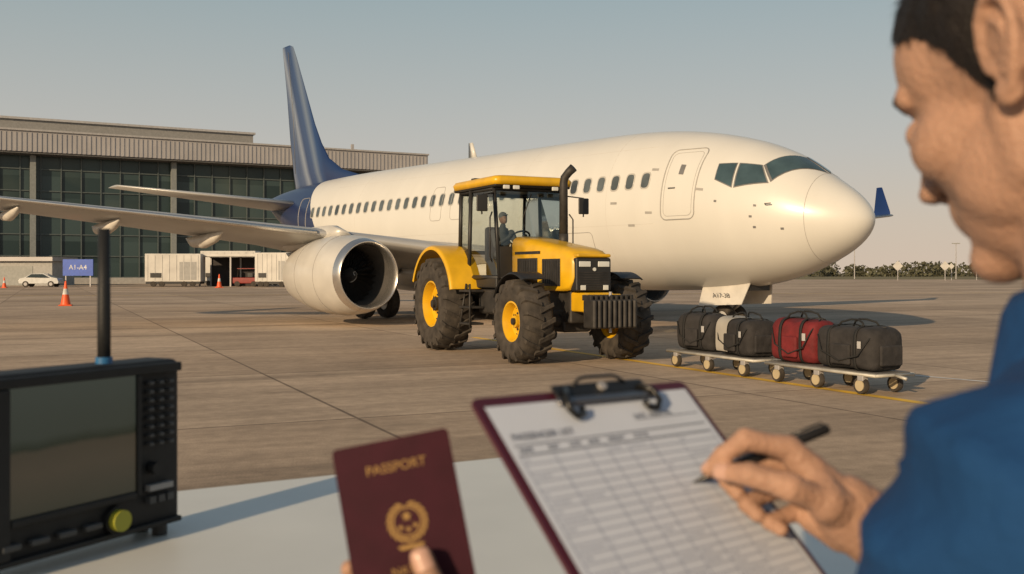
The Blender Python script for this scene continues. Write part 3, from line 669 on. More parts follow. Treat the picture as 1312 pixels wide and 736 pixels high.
def engine(l,s,zc):
    E=(s,l,zc); nw=mat("nacelle_paint",(.52,.51,.48),.35,.1,coat=.2,var=.1,vs=1.5)
    revolve("nacelle",[(.24,1.035),(.5,1.09),(1.0,1.14),(1.7,1.15),(2.5,1.07),(3.2,.92),(3.6,.82),(3.58,.78),(3.0,.8)],E,(1,0,0),nw,P,64)
    revolve("inlet_lip",[(.30,.84),(.15,.855),(.05,.885),(0,.92),(.0,.94),(.04,.97),(.12,1.0),(.239,1.035)],E,(1,0,0),slat,P,64)
    revolve("inlet_duct",[(.301,.839),(.6,.81),(1.0,.80),(1.35,.8)],E,(1,0,0),mat("duct_grey",(.10,.095,.09),.5,.3),P,48)
    revolve("fan_back",[(1.3,.8),(1.3,.05)],E,(1,0,0),dst,P,32)
    vs=[];fs=[]
    bl=24
    for i in range(bl):
        a0=2*math.pi*i/bl; k=len(vs)
        for j in range(6):
            r=.22+.56*j/5; ww=(.13+.13*j/5)/r*.5
            sw=.10*(j/5)**2
            for sgn,ax in ((-1,1.02),(1,1.2)):
                aa=a0+sw+sgn*ww*.55; vs.append((E[0]+ax-(.02*j if sgn<0 else 0),E[1]+math.cos(aa)*r,E[2]+math.sin(aa)*r))
        for j in range(5): fs.append((k+2*j,k+2*j+1,k+2*j+3,k+2*j+2))
    mesh("fan_blades",vs,fs,mat("fan_titanium",(.12,.11,.10),.35,.7),P,smooth=True)
    revolve("spinner",[(.72,.001),(.76,.05),(.9,.13),(1.08,.22),(1.2,.24)],E,(1,0,0),mat("spinner_dark",(.05,.05,.05),.4),P,32)
    sp=[]
    for i in range(30):
        t=i/29; aa=t*4.7; r=.03+.17*t; sp.append((E[0]+.735+.30*t,E[1]+math.cos(aa)*r,E[2]+math.sin(aa)*r))
    tube("spinner_swirl",sp,.012,wl,P,n=6)
    hot=mat("hot_steel",(.18,.15,.13),.4,.8)
    revolve("core_nozzle",[(3.0,.62),(3.9,.5),(4.4,.4),(4.38,.36),(3.9,.36)],E,(1,0,0),hot,P,32)
    revolve("exhaust_plug",[(3.9,.24),(4.5,.16),(4.9,.01)],E,(1,0,0),hot,P,24)
    L_=l
    loft("pylon",[[V((x,L_+dy,z)) for x,dy,z in ((s+.9,0,zc+1.1),(s+2,.17,zc+1.0),(s+4.6,.17,zc+.7),(s+5.4,0,zc+1.0),(s+4.6,-.17,zc+.7),(s+2,-.17,zc+1.0))],[V((x,L_+dy,z)) for x,dy,z in ((s+1.2,0,zc+1.25),(s+2,.13,zc+1.45),(s+4.6,.13,zc+1.4),(s+5.6,0,zc+1.25),(s+4.6,-.13,zc+1.4),(s+2,-.13,zc+1.45))]],nw,P)
    for xx in (1.15,2.35): tube("cowl_seam",[(E[0]+xx,E[1]+math.cos(2*math.pi*j/50)*(1.148 if xx<2 else 1.092),E[2]+math.sin(2*math.pi*j/50)*(1.148 if xx<2 else 1.092)) for j in range(50)],.006,line,P,n=5,closed=True)
engine(6.10,11.6,1.44); engine(-5.6,11.6,1.44)
gs=mat("gear_strut_white",(.5,.49,.47),.4,.3)
for l in (3.15,-3.15):
    cyl("gear_strut",(16,l,.55),(15.8,l,2.0),.13,gs,P); cyl("gear_axle",(16,l-.55,.55),(16,l+.55,.55),.09,gs,P)
    tube("gear_brace",[(16,l,.9),(16,l-math.copysign(1,l),1.6)],.06,gs,P)
    for d in (-.45,.45):
        revolve("gear_tyre",[(-.18,.28),(-.2,.42),(-.15,.53),(0,.56),(.15,.53),(.2,.42),(.18,.28)],(16,l+d,.56),(0,1,0),tyre,P,36)
        cyl("gear_hub",(16,l+d-.15,.56),(16,l+d+.15,.56),.28,gs,P)
cyl("nose_strut",(4.0,0,.35),(3.8,0,1.5),.085,gs,P); cyl("nose_axle",(4.0,-.3,.35),(4.0,.3,.35),.06,gs,P)
tube("nose_torque_link",[(3.9,0,.55),(3.6,0,.75),(3.85,0,.95)],.04,gs,P); tube("nose_drag_brace",[(3.9,0,.95),(3.2,0,1.4)],.05,gs,P)
cyl("taxi_light",(3.75,.0,1.02),(3.68,0,1.02),.09,wl,P)
for d in (-.23,.23):
    revolve("nose_tyre",[(-.1,.18),(-.11,.27),(-.08,.33),(0,.35),(.08,.33),(.11,.27),(.1,.18)],(4.0,d,.35),(0,1,0),tyre,P,32); cyl("nose_hub",(4.0,d-.08,.35),(4.0,d+.08,.35),.18,gs,P)
for sy in (1,-1):
    mesh("nose_gear_door",[V((x,sy*y,z)) for x,y,z in ((3.0,.42,1.28),(4.5,.42,1.14),(4.5,.6,.66),(3.15,.6,.72),(3.0,.45,1.28),(4.5,.45,1.14),(4.5,.63,.66),(3.15,.63,.72))],[(0,1,2,3),(7,6,5,4),(0,4,5,1),(1,5,6,2),(2,6,7,3),(3,7,4,0)],mat("fairing_white",(.6,.58,.53),.4),P)
text("door_lettering","A17-3B",.18,Matrix.Translation((3.8,.60,.93))@Matrix.Rotation(R(180),4,'Z')@Matrix.Rotation(R(110),4,'X'),seal,P,ext=.001)
box("nose_bay_dark",3.05,4.5,-.4,.4,1.06,1.3,dst,P)

# ------------------------------------------------------------ tractor
K=empty("farm_tractor",(1.03,16.95,0),math.atan2(.893,-.45))
yel=mat("tractor_yellow_paint",(.66,.38,.010),.36,coat=.2,var=.16,vs=2.5)
dks=mat("tractor_dark_steel",(.038,.035,.032),.6,.3,var=.4,vs=6)
cabg=glass("cab_glass",(.78,.82,.80),.05)
def wheel(name,x,y,rad,wd,side,lugs,rim):
    W=empty(name,(x,y,rad)); W.parent=K
    h=wd/2
    revolve("tyre",[(-h*.82,rim),(-h,rim+.06),(-h*1.02,rad*.78),(-h*.93,rad-.09),(-h*.7,rad-.05),(0,rad-.035),(h*.7,rad-.05),(h*.93,rad-.09),(h*1.02,rad*.78),(h,rim+.06),(h*.82,rim)],(0,0,0),(0,1,0),tyre,W,64)
    vs=[];fs=[]
    for i in range(lugs):
        for sg in (1,-1):
            a0=2*math.pi*(i+(.5 if sg<0 else 0))/lugs; k=len(vs)
            for yy,da,r0,r1 in ((-.02,0,rad-.06,rad),(h*.5,.10,rad-.07,rad-.004),(h*.95,.17,rad-.1,rad-.02),(h*1.06,.19,rad-.16,rad-.10)):
                wa=.035/rad*1.0
                for aa,rr_ in ((a0+da-wa,r1),(a0+da+wa,r1),(a0+da+wa*1.3,r0),(a0+da-wa*1.3,r0)):
                    vs.append((math.sin(aa)*rr_,sg*yy,math.cos(aa)*rr_))
            for j in range(3):
                for q in range(4): fs.append((k+4*j+q,k+4*j+(q+1)%4,k+4*j+4+(q+1)%4,k+4*j+4+q))
            fs.append((k,k+1,k+2,k+3)); fs.append((k+12,k+13,k+14,k+15))
    mesh("lugs",vs,fs,tyre,W)
    s=side
    revolve("rim",[(s*h*.84,rim+.012),(s*h*.86,rim-.02),(s*h*.6,rim-.05),(s*h*.3,rim-.07),(s*h*.22,rim*.62),(s*h*.34,rim*.5),(s*h*.34,rim*.05)],(0,0,0),(0,1,0),yel,W,48)
    revolve("rim_back",[(-s*h*.84,rim+.012),(-s*h*.6,rim-.05),(s*h*.29,rim-.075)],(0,0,0),(0,1,0),yel,W,48)
    cyl("hub",(0,s*h*.3,0),(0,s*h*.62,0),rim*.3,yel if rim<.4 else dks,W,n=24); cyl("hub_cap",(0,s*h*.6,0),(0,s*h*.78,0),rim*.17,dks,W)
    for i in range(8):
        a=2*math.pi*i/8; cyl("wheel_bolt",(math.sin(a)*rim*.4,s*h*.33,math.cos(a)*rim*.4),(math.sin(a)*rim*.4,s*h*.42,math.cos(a)*rim*.4),.02,dks,W,n=6)
    for i in range(8):
        a=2*math.pi*(i+.5)/8; cyl("rim_slot",(math.sin(a)*rim*.78,s*h*.2,math.cos(a)*rim*.78),(math.sin(a)*rim*.78,s*h*.275,math.cos(a)*rim*.78),.035,dks,W,n=12)
for sg in (1,-1):
    wheel("front_wheel",0,sg*.95,.70,.52,sg,17,.33); wheel("rear_wheel",3.35,sg*.98,.9,.60,sg,20,.44)
cyl("front_axle",(0,-.75,.69),(0,.75,.69),.11,dks,K); cyl("rear_axle",(3.35,-.8,.9),(3.35,.8,.9),.17,dks,K)
box("axle_housing",-.18,.18,-.28,.28,.5,.9,dks,K,bevel=.05); box("engine_block",-.4,1.6,-.27,.27,.66,1.3,dks,K,bevel=.04); box("transmission",1.6,3.7,-.35,.35,.6,1.25,dks,K,bevel=.06)
tube("hydraulic_hose",[(.3,.3,.9),(.5,.42,.75),(.9,.42,.72),(1.2,.36,.9)],.02,dks,K); tube("tie_rod",[(.22,-.7,.66),(.22,.7,.66)],.025,dks,K)
def hs(x,w_,z0,z1):
    pts=[(w_*.96,z0),(w_,z0+.05),(w_,z1-.16),(w_*.93,z1-.07),(w_*.75,z1-.015),(w_*.4,z1),(-w_*.4,z1),(-w_*.75,z1-.015),(-w_*.93,z1-.07),(-w_,z1-.16),(-w_,z0+.05),(-w_*.96,z0)]
    return [V((x,y,z)) for y,z in pts]
loft("hood",[hs(-.64,.34,1.40,1.80),hs(-.52,.375,1.24,1.88),hs(-.3,.395,1.2,1.93),hs(.3,.405,1.2,2.01),hs(.9,.41,1.2,2.10),hs(1.46,.415,1.2,2.17)],yel,K)
boxes("hood_side_vents",[(-.28,.34,sg*.392 if sg>0 else -.412,sg*.412 if sg>0 else -.392,1.28,1.74) for sg in (1,-1)]+[(.5,1.25,.402 if sg>0 else -.422,.422 if sg>0 else -.402,1.28,1.76) for sg in (1,-1)],blk,K,bevel=.008)
boxes("hood_vent_slats",[(-.25+.075*i,-.225+.075*i,.413 if sg>0 else -.420,.420 if sg>0 else -.413,1.31,1.71) for i in range(8) for sg in (1,-1)]+[(.55+.09*i,.58+.09*i,.423 if sg>0 else -.430,.430 if sg>0 else -.423,1.32,1.72) for i in range(8) for sg in (1,-1)],dks,K)
boxes("hood_decal",[(.4,1.35,.412 if sg>0 else -.416,.416 if sg>0 else -.412,1.83,1.88) for sg in (1,-1)],blk,K)
box("front_grille",-.70,-.5,-.335,.335,1.2,1.75,blk,K,bevel=.03)
boxes("grille_slats",[(-.712,-.701,-.28,.28,1.26+.04*i,1.275+.04*i) for i in range(7)],dks,K)
hl=mat("headlight_glass",(.6,.62,.6),.1,var=.05)
for y in (-.18,.18):
    box("headlight",-.72,-.702,y-.11,y+.11,1.60,1.69,hl,K,bevel=.01); box("lower_headlight",-.725,-.713,y*1.2-.05,y*1.2+.05,1.22,1.30,hl,K,bevel=.008)
cyl("grille_badge",(-.71,0,1.56),(-.72,0,1.56),.03,hl,K)
box("hood_nose_lip",-.72,-.45,-.32,.32,1.755,1.815,yel,K,bevel=.025)
box("front_support",-.92,-.15,-.25,.25,.86,1.18,yel,K,bevel=.03); box("front_bumper",-1.02,-.9,-.33,.33,.84,1.16,yel,K,bevel=.02)
boxes("front_weights",[(-1.36,-1.03,-.42+.094*i,-.42+.094*i+.08,.62,1.08) for i in range(9)],dks,K,bevel=.035)
boxes("weight_hooks",[(-1.25,-.98,-.42+.094*i+.015,-.42+.094*i+.065,1.06,1.15) for i in range(9)],dks,K,bevel=.01)
cyl("tow_pin",(-1.2,0,.55),(-1.2,0,1.2),.025,metal,K)
def arc(name,cx,cz,r,a0,a1,y0,y1,m,t=.035,lip=.09):
    secs=[];n=18
    for i in range(n+1):
        a=R(a0+(a1-a0)*i/n); c=V((cx+math.cos(a)*r,0,cz+math.sin(a)*r)); d=V((math.cos(a),0,math.sin(a)))
        q=[(y0,0),(y1-.05,0),(y1,-.03),(y1,-lip),(y1-.02,-lip),(y1-.03,-.045),(y1-.06,-t),(y0,-t)] if y1>0 else [(y0,0),(y1+.05,0),(y1,-.03),(y1,-lip),(y1+.02,-lip),(y1+.03,-.045),(y1+.06,-t),(y0,-t)]
        secs.append([c+d*rr_+V((0,yy,0)) for yy,rr_ in q])
    loft(name,secs,m,K,smooth=False,bevel=.008)
for sg in (1,-1):
    arc("rear_fender",3.35,.98,1.06,20,168,sg*.62,sg*1.25,yel)
    arc("front_fender",0,.72,.80,28,120,sg*.72,sg*1.18,blk,t=.025,lip=.04)
    tube("front_fender_bracket",[(0,sg*.4,.9),(.1,sg*.66,1.3),(.1,sg*.9,1.5)],.03,dks,K)
    vs=[V((3.35,sg*.63,.98))]+[V((3.35+math.cos(R(a))*1.04,sg*.63,.98+math.sin(R(a))*1.04)) for a in range(20,170,8)]
    mesh("fender_inner",vs,[(0,i,i+1) for i in range(1,len(vs)-1)],yel,K)
    box("fuel_tank",1.15,2.15,.38*sg if sg>0 else -.78,.78 if sg>0 else -.38,.75,1.2,dks,K,bevel=.06)
    boxes("cab_steps",[(1.85,2.3,(.8 if sg>0 else -1.1),(1.1 if sg>0 else -.8),z,z+.04) for z in (.55,.85,1.15)],dks,K,bevel=.008)
    tube("step_rail",[(1.85,sg*1.08,.5),(1.85,sg*1.08,1.3)],.018,dks,K); tube("step_rail",[(2.3,sg*1.08,.5),(2.3,sg*.95,1.3)],.018,dks,K)
    tube("grab_handle",[(1.5,sg*.80,1.7),(1.46,sg*.86,1.8),(1.46,sg*.86,2.5),(1.5,sg*.80,2.6)],.014,blk,K)
box("cab_floor",1.5,3.2,-.72,.72,1.22,1.42,blk,K,bevel=.03)
PL=[((1.48,.66,1.4),(1.62,.70,3.06)),((2.55,.78,1.4),(2.55,.74,3.06)),((3.15,.70,1.9),(3.1,.70,3.06))]
for sg in (1,-1):
    for a,b_ in PL:
        a=(a[0],a[1]*sg,a[2]); b_=(b_[0],b_[1]*sg,b_[2]); tube("cab_pillar",[a,b_],.042,blk,K,n=4)
    tube("door_sill",[(1.48,.66*sg,1.42),(2.55,.78*sg,1.42)],.04,blk,K,n=4); tube("roof_rail",[(1.62,.70*sg,3.04),(3.1,.70*sg,3.04)],.045,blk,K,n=4)
    mesh("door_glass",[(1.5,.665*sg,1.45),(2.52,.775*sg,1.45),(2.52,.735*sg,3.0),(1.62,.70*sg,3.0)],[(0,1,2,3)],cabg,K)
    mesh("quarter_glass",[(2.6,.775*sg,1.95),(3.12,.70*sg,1.95),(3.08,.70*sg,3.0),(2.6,.735*sg,3.0)],[(0,1,2,3)],cabg,K)
    mesh("cab_side_panel",[(2.6,.775*sg,1.42),(3.15,.70*sg,1.42),(3.15,.70*sg,1.93),(2.6,.775*sg,1.93)],[(0,1,2,3)],blk,K)
for x,z0 in ((1.48,1.42),(3.13,1.9)): tube("cross_rail",[(x,-.66,z0),(x,.66,z0)],.04,blk,K,n=4)
tube("cross_rail_top",[(1.62,-.7,3.04),(1.62,.7,3.04)],.045,blk,K,n=4); tube("cross_rail_top",[(3.1,-.7,3.04),(3.1,.7,3.04)],.045,blk,K,n=4)
mesh("windscreen",[(1.46,-.64,2.0),(1.46,.64,2.0),(1.6,.68,3.0),(1.6,-.68,3.0)],[(0,1,2,3)],cabg,K)
boxes("lower_windscreen_panel",[(1.44,1.49,.43,.66,1.42,1.98),(1.44,1.49,-.66,-.43,1.42,1.98)],blk,K)
mesh("rear_glass",[(3.14,-.66,1.95),(3.14,.66,1.95),(3.1,.68,3.0),(3.1,-.68,3.0)],[(0,1,2,3)],cabg,K)
box("roof_liner",1.42,3.28,-.78,.78,3.06,3.12,blk,K,bevel=.02)
def rs(z,g): 
    pts=[]
    for cx,cy,a0 in ((3.3-g,.82-g,0),(1.36+g,.82-g,90),(1.36+g,-.82+g,180),(3.3-g,-.82+g,270)):
        for i in range(6):
            a=R(a0+18*i); pts.append(V((cx+(.14)*math.cos(a)-math.copysign(.14,math.cos(R(a0+45))),cy+.14*math.sin(a)-math.copysign(.14,math.sin(R(a0+45))),z)))
    return pts
loft("roof",[rs(3.10,.01),rs(3.19,-.01),rs(3.25,.03),rs(3.275,.14)],yel,K)
for y in (-.6,-.4,.4,.6): box("work_light",1.30,1.345,y-.06,y+.06,3.01,3.08,hl,K,bevel=.01)
box("beacon_base",2.6,2.75,.5,.65,3.27,3.31,blk,K,bevel=.01)
tube("exhaust_stack",[(.83,-.30,1.95),(.83,-.30,2.2)],.085,dks,K,n=18)
tube("exhaust_pipe",[(.83,-.30,2.1),(.83,-.30,3.1),(.82,-.31,3.2),(.75,-.36,3.3),(.68,-.42,3.38)],[.08,.075,.075,.075,.08],dks,K,n=18)
for sg in (1,-1):
    tube("mirror_arm",[(1.6,sg*.72,2.95),(1.4,sg*1.05,2.9),(1.4,sg*1.05,2.55)],.014,blk,K); box("mirror",1.37,1.41,(sg*1.05-.11),(sg*1.05+.11),2.6,2.9,blk,K,bevel=.02)
tube("wiper",[(1.5,0,2.95),(1.45,.2,2.5)],.01,blk,K)
box("seat_base",2.45,2.95,-.26,.26,1.42,1.75,blk,K,bevel=.06); box("seat_back",2.88,3.03,-.25,.25,1.7,2.4,blk,K,bevel=.06)
box("dash",1.55,1.8,-.3,.3,1.42,2.05,blk,K,bevel=.05)
tube("steering_column",[(1.75,0,1.9),(1.98,0,2.15)],.03,blk,K)
ax=V((.6,0,.8)).normalized(); u,w_=frame(ax)
tube("steering_wheel",[V((1.98,0,2.16))+(u*math.cos(t)+w_*math.sin(t))*.2 for t in [2*math.pi*i/24 for i in range(24)]],.018,blk,K,closed=True)

# ------------------------------------------------------------ trolleys and bags
ang=math.atan2(.905,-.42)
F0=V((4.68,12.16,0)); bk=V((-.42,.905,0)); nr=V((-.905,-.42,0))
frm=mat("trolley_frame_paint",(.42,.41,.37),.5,.2,var=.25,vs=5)
rw=mat("caster_cream",(.42,.35,.22),.5)
def trolley(x0,Lg):
    E=empty("baggage_trolley",F0+bk*x0,ang)
    for y in (-.31,.31): tube("side_rail",[(0,y,.25),(Lg,y,.25)],.022,frm,E,n=8)
    for i in range(5): tube("cross_bar",[(Lg*i/4*.98+.01,-.31,.25),(Lg*i/4*.98+.01,.31,.25)],.02,frm,E,n=8)
    box("deck",.03,Lg-.03,-.28,.28,.265,.28,mat("deck_grey",(.12,.115,.11),.6),E)
    for x in (.25,Lg*.5,Lg-.25):
        for y in (-.28,.28):
            box("caster_fork",x-.05,x+.05,y-.045,y+.045,.17,.24,metal,E,bevel=.01)
            revolve("caster_tyre",[(-.03,.075),(-.035,.1),(0,.112),(.035,.1),(.03,.075)],(x+.02,y,.112),(0,1,0),tyre,E,24)
            cyl("caster_hub",(x+.02,y-.038,.112),(x+.02,y+.038,.112),.07,rw,E)
    tube("tow_bar",[(0,0,.25),(-.18,0,.22)],.02,frm,E)
trolley(0,2.05); trolley(2.3,2.2)
def bag(xc,L_,W_,H_,m,m2,rot=0,panel=None,SE=.42,sag=.02,pock=True):
    E=empty("duffel_bag",F0+bk*xc+V((0,0,.285)),ang+rot)
    secs=[]
    n=11; TA=.16
    for i in range(n):
        t=i/(n-1); x=-L_/2+L_*t; k=1-.12*abs(2*t-1)**5-.035*random.random()
        if i in (0,n-1): k=.82
        sq=[]
        for j in range(24):
            a=2*math.pi*j/24; ca,sa=math.cos(a),math.sin(a)
            yy=math.copysign(abs(ca)**SE,ca)*W_/2*k*(1-TA*max(0,sa)); zz=H_/2+math.copysign(abs(sa)**(SE*.9),sa)*H_/2*(k if sa>0 else 1)
            if sa>0: zz-=sag*math.sin(math.pi*t)*sa
            zz+= .026*noise.noise(V((x*4,yy*4,xc)))+.012*noise.noise(V((x*11,yy*11,xc)))
            sq.append(V((x,yy+.024*noise.noise(V((x*5,zz*5,xc+9))),max(0,zz))))
        secs.append(sq)
    loft("body",secs,m,E,sub=1)
    def sec(x,off,angs):
        t=x/L_+.5; sg_=sag*math.sin(math.pi*t)
        return [V((x,math.copysign(abs(math.cos(a))**SE,math.cos(a))*(W_/2+off)*(1-TA*max(0,math.sin(a))),max(.004,H_/2+math.copysign(abs(math.sin(a))**(SE*.9),math.sin(a))*(H_/2+off)-(sg_*math.sin(a) if math.sin(a)>0 else 0)))) for a in angs]
    def belt(x,wd,mm,off=.012):
        an=[2*math.pi*j/32 for j in range(32)]
        vs=sec(x-wd/2,off,an)+sec(x+wd/2,off,an); o=mesh("strap",vs,[(j,(j+1)%32,32+(j+1)%32,32+j) for j in range(32)],mm,E,smooth=True)
        so_=o.modifiers.new("s",'SOLIDIFY'); so_.thickness=.006
    belt(-L_*.22,.045,m2); belt(L_*.22,.045,m2)
    hh=.06+.03*random.random()
    for sg in (1,-1): tube("handle",[(-L_*.22,sg*.14,H_*.93),(-L_*.17,sg*.12,H_+hh*.5),(-L_*.06,sg*.08,H_+hh),(L_*.06,sg*.07,H_+hh),(L_*.17,sg*.12,H_+hh*.45),(L_*.22,sg*.14,H_*.93)],.013,m2,E)
    if pock:
        box("end_pocket",-L_/2-.03,-L_/2+.02,-W_*.30,W_*.30,H_*.12,H_*.58,m,E,bevel=.024); box("side_pocket",-L_*.16,L_*.16,W_/2-.02,W_/2+.035,H_*.12,H_*.58,m,E,bevel=.025)
    tube("zip",[(-L_*.44,0,H_*.965),(0,0,H_*1.0-sag*.6),(L_*.44,0,H_*.965)],.006,dst,E,n=6)
    tube("shoulder_strap",[(-L_*.40,W_*.1,H_*.95),(-L_*.42,W_*.47,H_*.7),(-L_*.3,W_*.56,H_*.35),(0,W_*.57,H_*.2),(L_*.3,W_*.56,H_*.4),(L_*.42,W_*.46,H_*.75)],.010,m2,E,n=6)
    if panel:
        an=[R(-30+j*4) for j in range(38)]
        ss=[sec(x,.016,an) for x in (L_*.08,L_*.42)]
        mesh("light_panel",ss[0]+ss[1],[(j,j+1,38+j+1,38+j) for j in range(37)],panel,E,smooth=True)
    box("luggage_tag",-L_*.3-.03,-L_*.3+.03,W_*.515,W_*.525,H_*.5,H_*.66,mat("tag_white",(.4,.4,.4),.6),E,bevel=.004)
fb=mat("bag_black_nylon",(.022,.020,.020),.85,var=.3,vs=8,bump=1,bs=9); fb2=mat("bag_charcoal_nylon",(.025,.023,.023),.85,var=.3,vs=8,bump=1,bs=9)
fr=mat("bag_red_nylon",(.13,.009,.011),.8,var=.3,vs=7,bump=1,bs=9); st=mat("strap_webbing",(.012,.012,.012),.8); stw=mat("strap_white",(.36,.34,.30),.8)
bag(.60,1.02,.62,.56,fb2,st,R(2),SE=.40,pock=True); bag(1.62,.82,.56,.62,fr,st,R(7),SE=.50,sag=.03); bag(2.85,.92,.58,.56,fb,st,R(-6),stw,SE=.42,sag=.03); bag(3.93,.84,.52,.60,fb2,st,R(8),SE=.55,sag=.01)

# ------------------------------------------------------------ table
TB=empty("white_table",(.108,2.157,0),math.atan2(.491,.871))
def rrect(x0,x1,y0,y1,r,n=6):
    p=[]
    for cx,cy,a0 in ((x1-r,y1-r,0),(x0+r,y1-r,90),(x0+r,y0+r,180),(x1-r,y0+r,270)):
        for i in range(n+1): a=R(a0+90*i/n); p.append((cx+r*math.cos(a),cy+r*math.sin(a)))
    return p
rp_=rrect(-2.3,0,-1.12,0,.06)
loft("table_top",[[V((a,b_,z)) for a,b_ in rp_] for z in (1.083,1.115)],mat("table_white_laminate",(.66,.67,.64),.42,var=.05,vs=4),TB,smooth=False,bevel=.006)
for x,y in ((-.08,-.08),(-2.22,-.08),(-.08,-1.04),(-2.22,-1.04)): cyl("table_leg",(x,y,0),(x,y,1.083),.022,metal,TB)
boxes("table_apron",[(-2.2,-.1,-.1,-.08,1.02,1.08),(-2.2,-.1,-1.04,-1.02,1.02,1.08)],metal,TB)

# ------------------------------------------------------------ field monitor
Mo=empty("field_monitor",(-.630,1.225,1.13),math.atan2(.875,.484))
bp_=mat("monitor_black_plastic",(.014,.015,.016),.55,var=.15,vs=30,bump=.1,bs=400,spec=.3)
box("housing",-.03,.292,.006,.075,0,.243,bp_,Mo,bevel=.010,seg=3)
boxes("bezel",[(-.022,.286,-.004,.005,.226,.239),(-.022,.286,-.004,.005,.004,.012),(-.022,.012,-.004,.005,.0125,.2255),(.206,.213,-.004,.005,.055,.2255),(.013,.2055,-.004,.005,.052,.062)],bp_,Mo,bevel=.002)
sm_=bpy.data.materials.new("monitor_screen"); sm_.use_nodes=True; nt=sm_.node_tree; b=nt.nodes["Principled BSDF"]; b.inputs["Roughness"].default_value=.2
tc=nt.nodes.new("ShaderNodeTexCoord"); sx=nt.nodes.new("ShaderNodeSeparateXYZ"); nt.links.new(tc.outputs["Object"],sx.inputs[0])
n=nt.nodes.new("ShaderNodeTexNoise"); n.inputs["Scale"].default_value=12; nt.links.new(tc.outputs["Object"],n.inputs[0])
ad=nt.nodes.new("ShaderNodeMath"); ad.operation='MULTIPLY_ADD'; ad.inputs[1].default_value=.02; nt.links.new(n.outputs[0],ad.inputs[0]); nt.links.new(sx.outputs[2],ad.inputs[2])
mr=nt.nodes.new("ShaderNodeMapRange"); mr.inputs[1].default_value=.065; mr.inputs[2].default_value=.235; nt.links.new(ad.outputs[0],mr.inputs[0])
rp=nt.nodes.new("ShaderNodeValToRGB"); nt.links.new(mr.outputs[0],rp.inputs[0]); e=rp.color_ramp.elements
e[0].color=(.024,.024,.015,1); e[1].color=(.036,.045,.038,1); e[1].position=1
for pos,c in ((.35,(.046,.036,.023,1)),(.5,(.042,.034,.022,1)),(.54,(.014,.018,.011,1)),(.62,(.030,.036,.028,1))):
    q=e.new(pos); q.color=c
nt.links.new(rp.outputs[0],b.inputs["Base Color"])
nt.links.new(rp.outputs[0],b.inputs["Emission Color"]); b.inputs["Emission Strength"].default_value=.6
box("screen",.0135,.205,.0,.004,.0625,.2255,sm_,Mo)
gb=mat("button_grey",(.05,.053,.056),.6)
L=[]
for i in range(8):
    for j in range(3): L.append((.226+.018*j,.234+.018*j,-.0055,.005,.210-.0125*i,.215-.0125*i))
boxes("keypad",L,gb,Mo,bevel=.001)
boxes("function_keys",[(.0+.04*i,.026+.04*i,-.006,.005,.024,.032) for i in range(4)],gb,Mo,bevel=.002)
boxes("label_plate",[(.226,.268,-.0055,.005,.058,.066)],mat("label_light",(.25,.25,.25),.5),Mo)
boxes("lower_keys",[(.226+.016*i,.237+.016*i,-.0055,.005,.040,.050) for i in range(3)],gb,Mo)
cyl("yellow_knob",(.172,.004,.029),(.172,-.014,.029),.0145,mat("knob_yellow",(.32,.32,.03),.55,var=.1),Mo,n=32); cyl("knob_ring",(.172,.005,.029),(.172,-.003,.029),.019,bp_,Mo,n=32)
cyl("side_knob",(.236,.004,.09),(.236,-.010,.09),.009,bp_,Mo)
for x in (.0,.265):
    for y in (.02,.06): cyl("foot",(x,y,-.0148),(x,y,.004),.011,blk,Mo)
tube("antenna",[(.180,.035,.240),(.180,.035,.30),(.180,.035,.432)],[.009,.009,.008],bp_,Mo,n=16); cyl("antenna_collar",(.180,.035,.242),(.180,.035,.252),.0115,mat("collar_blue",(.02,.12,.28),.4),Mo)

# ------------------------------------------------------------ clipboard
bw=V((.758,.652,-.016)); bu=V((-.461,.554,.694))
CM=basis(V((-.031,.724,1.5-.0909)),bw,bu)
CB=empty("clipboard",M=CM)
bur=mat("burgundy_board",(.06,.007,.018),.5,var=.1)
rp_=rrect(0,.242,-.325,0,.008)
loft("board",[[V((a,b_,z)) for a,b_ in rp_] for z in (-.0035,-.0008)],bur,CB,smooth=False,bevel=.0008)
pap=mat("paper_white",(.56,.61,.70),.75,var=.03,vs=20)
vs=[];fs=[];nx,ny=10,16
for i in range(ny+1):
    for j in range(nx+1):
        X=.008+.226*j/nx; Y=-.010-.305*i/ny; vs.append((X,Y,.0004+.0012*(i/ny)**3*(j/nx)))
for i in range(ny):
    for j in range(nx): k=i*(nx+1)+j; fs.append((k,k+1,k+nx+2,k+nx+1))
mesh("paper",vs,fs,pap,CB,smooth=True)
def pz(x,y): i=(-.010-y)/.305; j=(x-.008)/.226; return .0004+.0012*max(0,i)**3*j+.0003
ink=mat("ink_blue_grey",(.08,.10,.15),.7); inkl=mat("ink_light",(.24,.28,.38),.7)
def lines(name,L,m):
    vs=[];fs=[]
    for (x0,y0,x1,y1,wd) in L:
        n=8 ; d=V((x1-x0,y1-y0,0)); nn=V((-d.y,d.x,0)).normalized()*wd/2
        for i in range(n):
            a=V((x0,y0,0))+d*(i/n); b_=V((x0,y0,0))+d*((i+1)/n); k=len(vs)
            for p in (a-nn,b_-nn,b_+nn,a+nn): vs.append((p.x,p.y,pz(p.x,p.y)))
            fs.append((k,k+1,k+2,k+3))
    mesh(name,vs,fs,m,CB)
cols=[.014,.046,.078,.100,.122,.150,.184,.228]
rows=[-.056-.0075*i for i in range(35)]
lines("table_rows",[(.014,y,.228,y,.0008) for y in rows],inkl); lines("table_columns",[(x,rows[0],x,rows[-1],.0007) for x in cols],inkl)
lines("header_lines",[(.014,-.047,.228,-.047,.0011),(.150,-.036,.228,-.036,.0008),(.014,-.0555,.228,-.0555,.0011)],ink)
rq=random.Random(5); L=[]
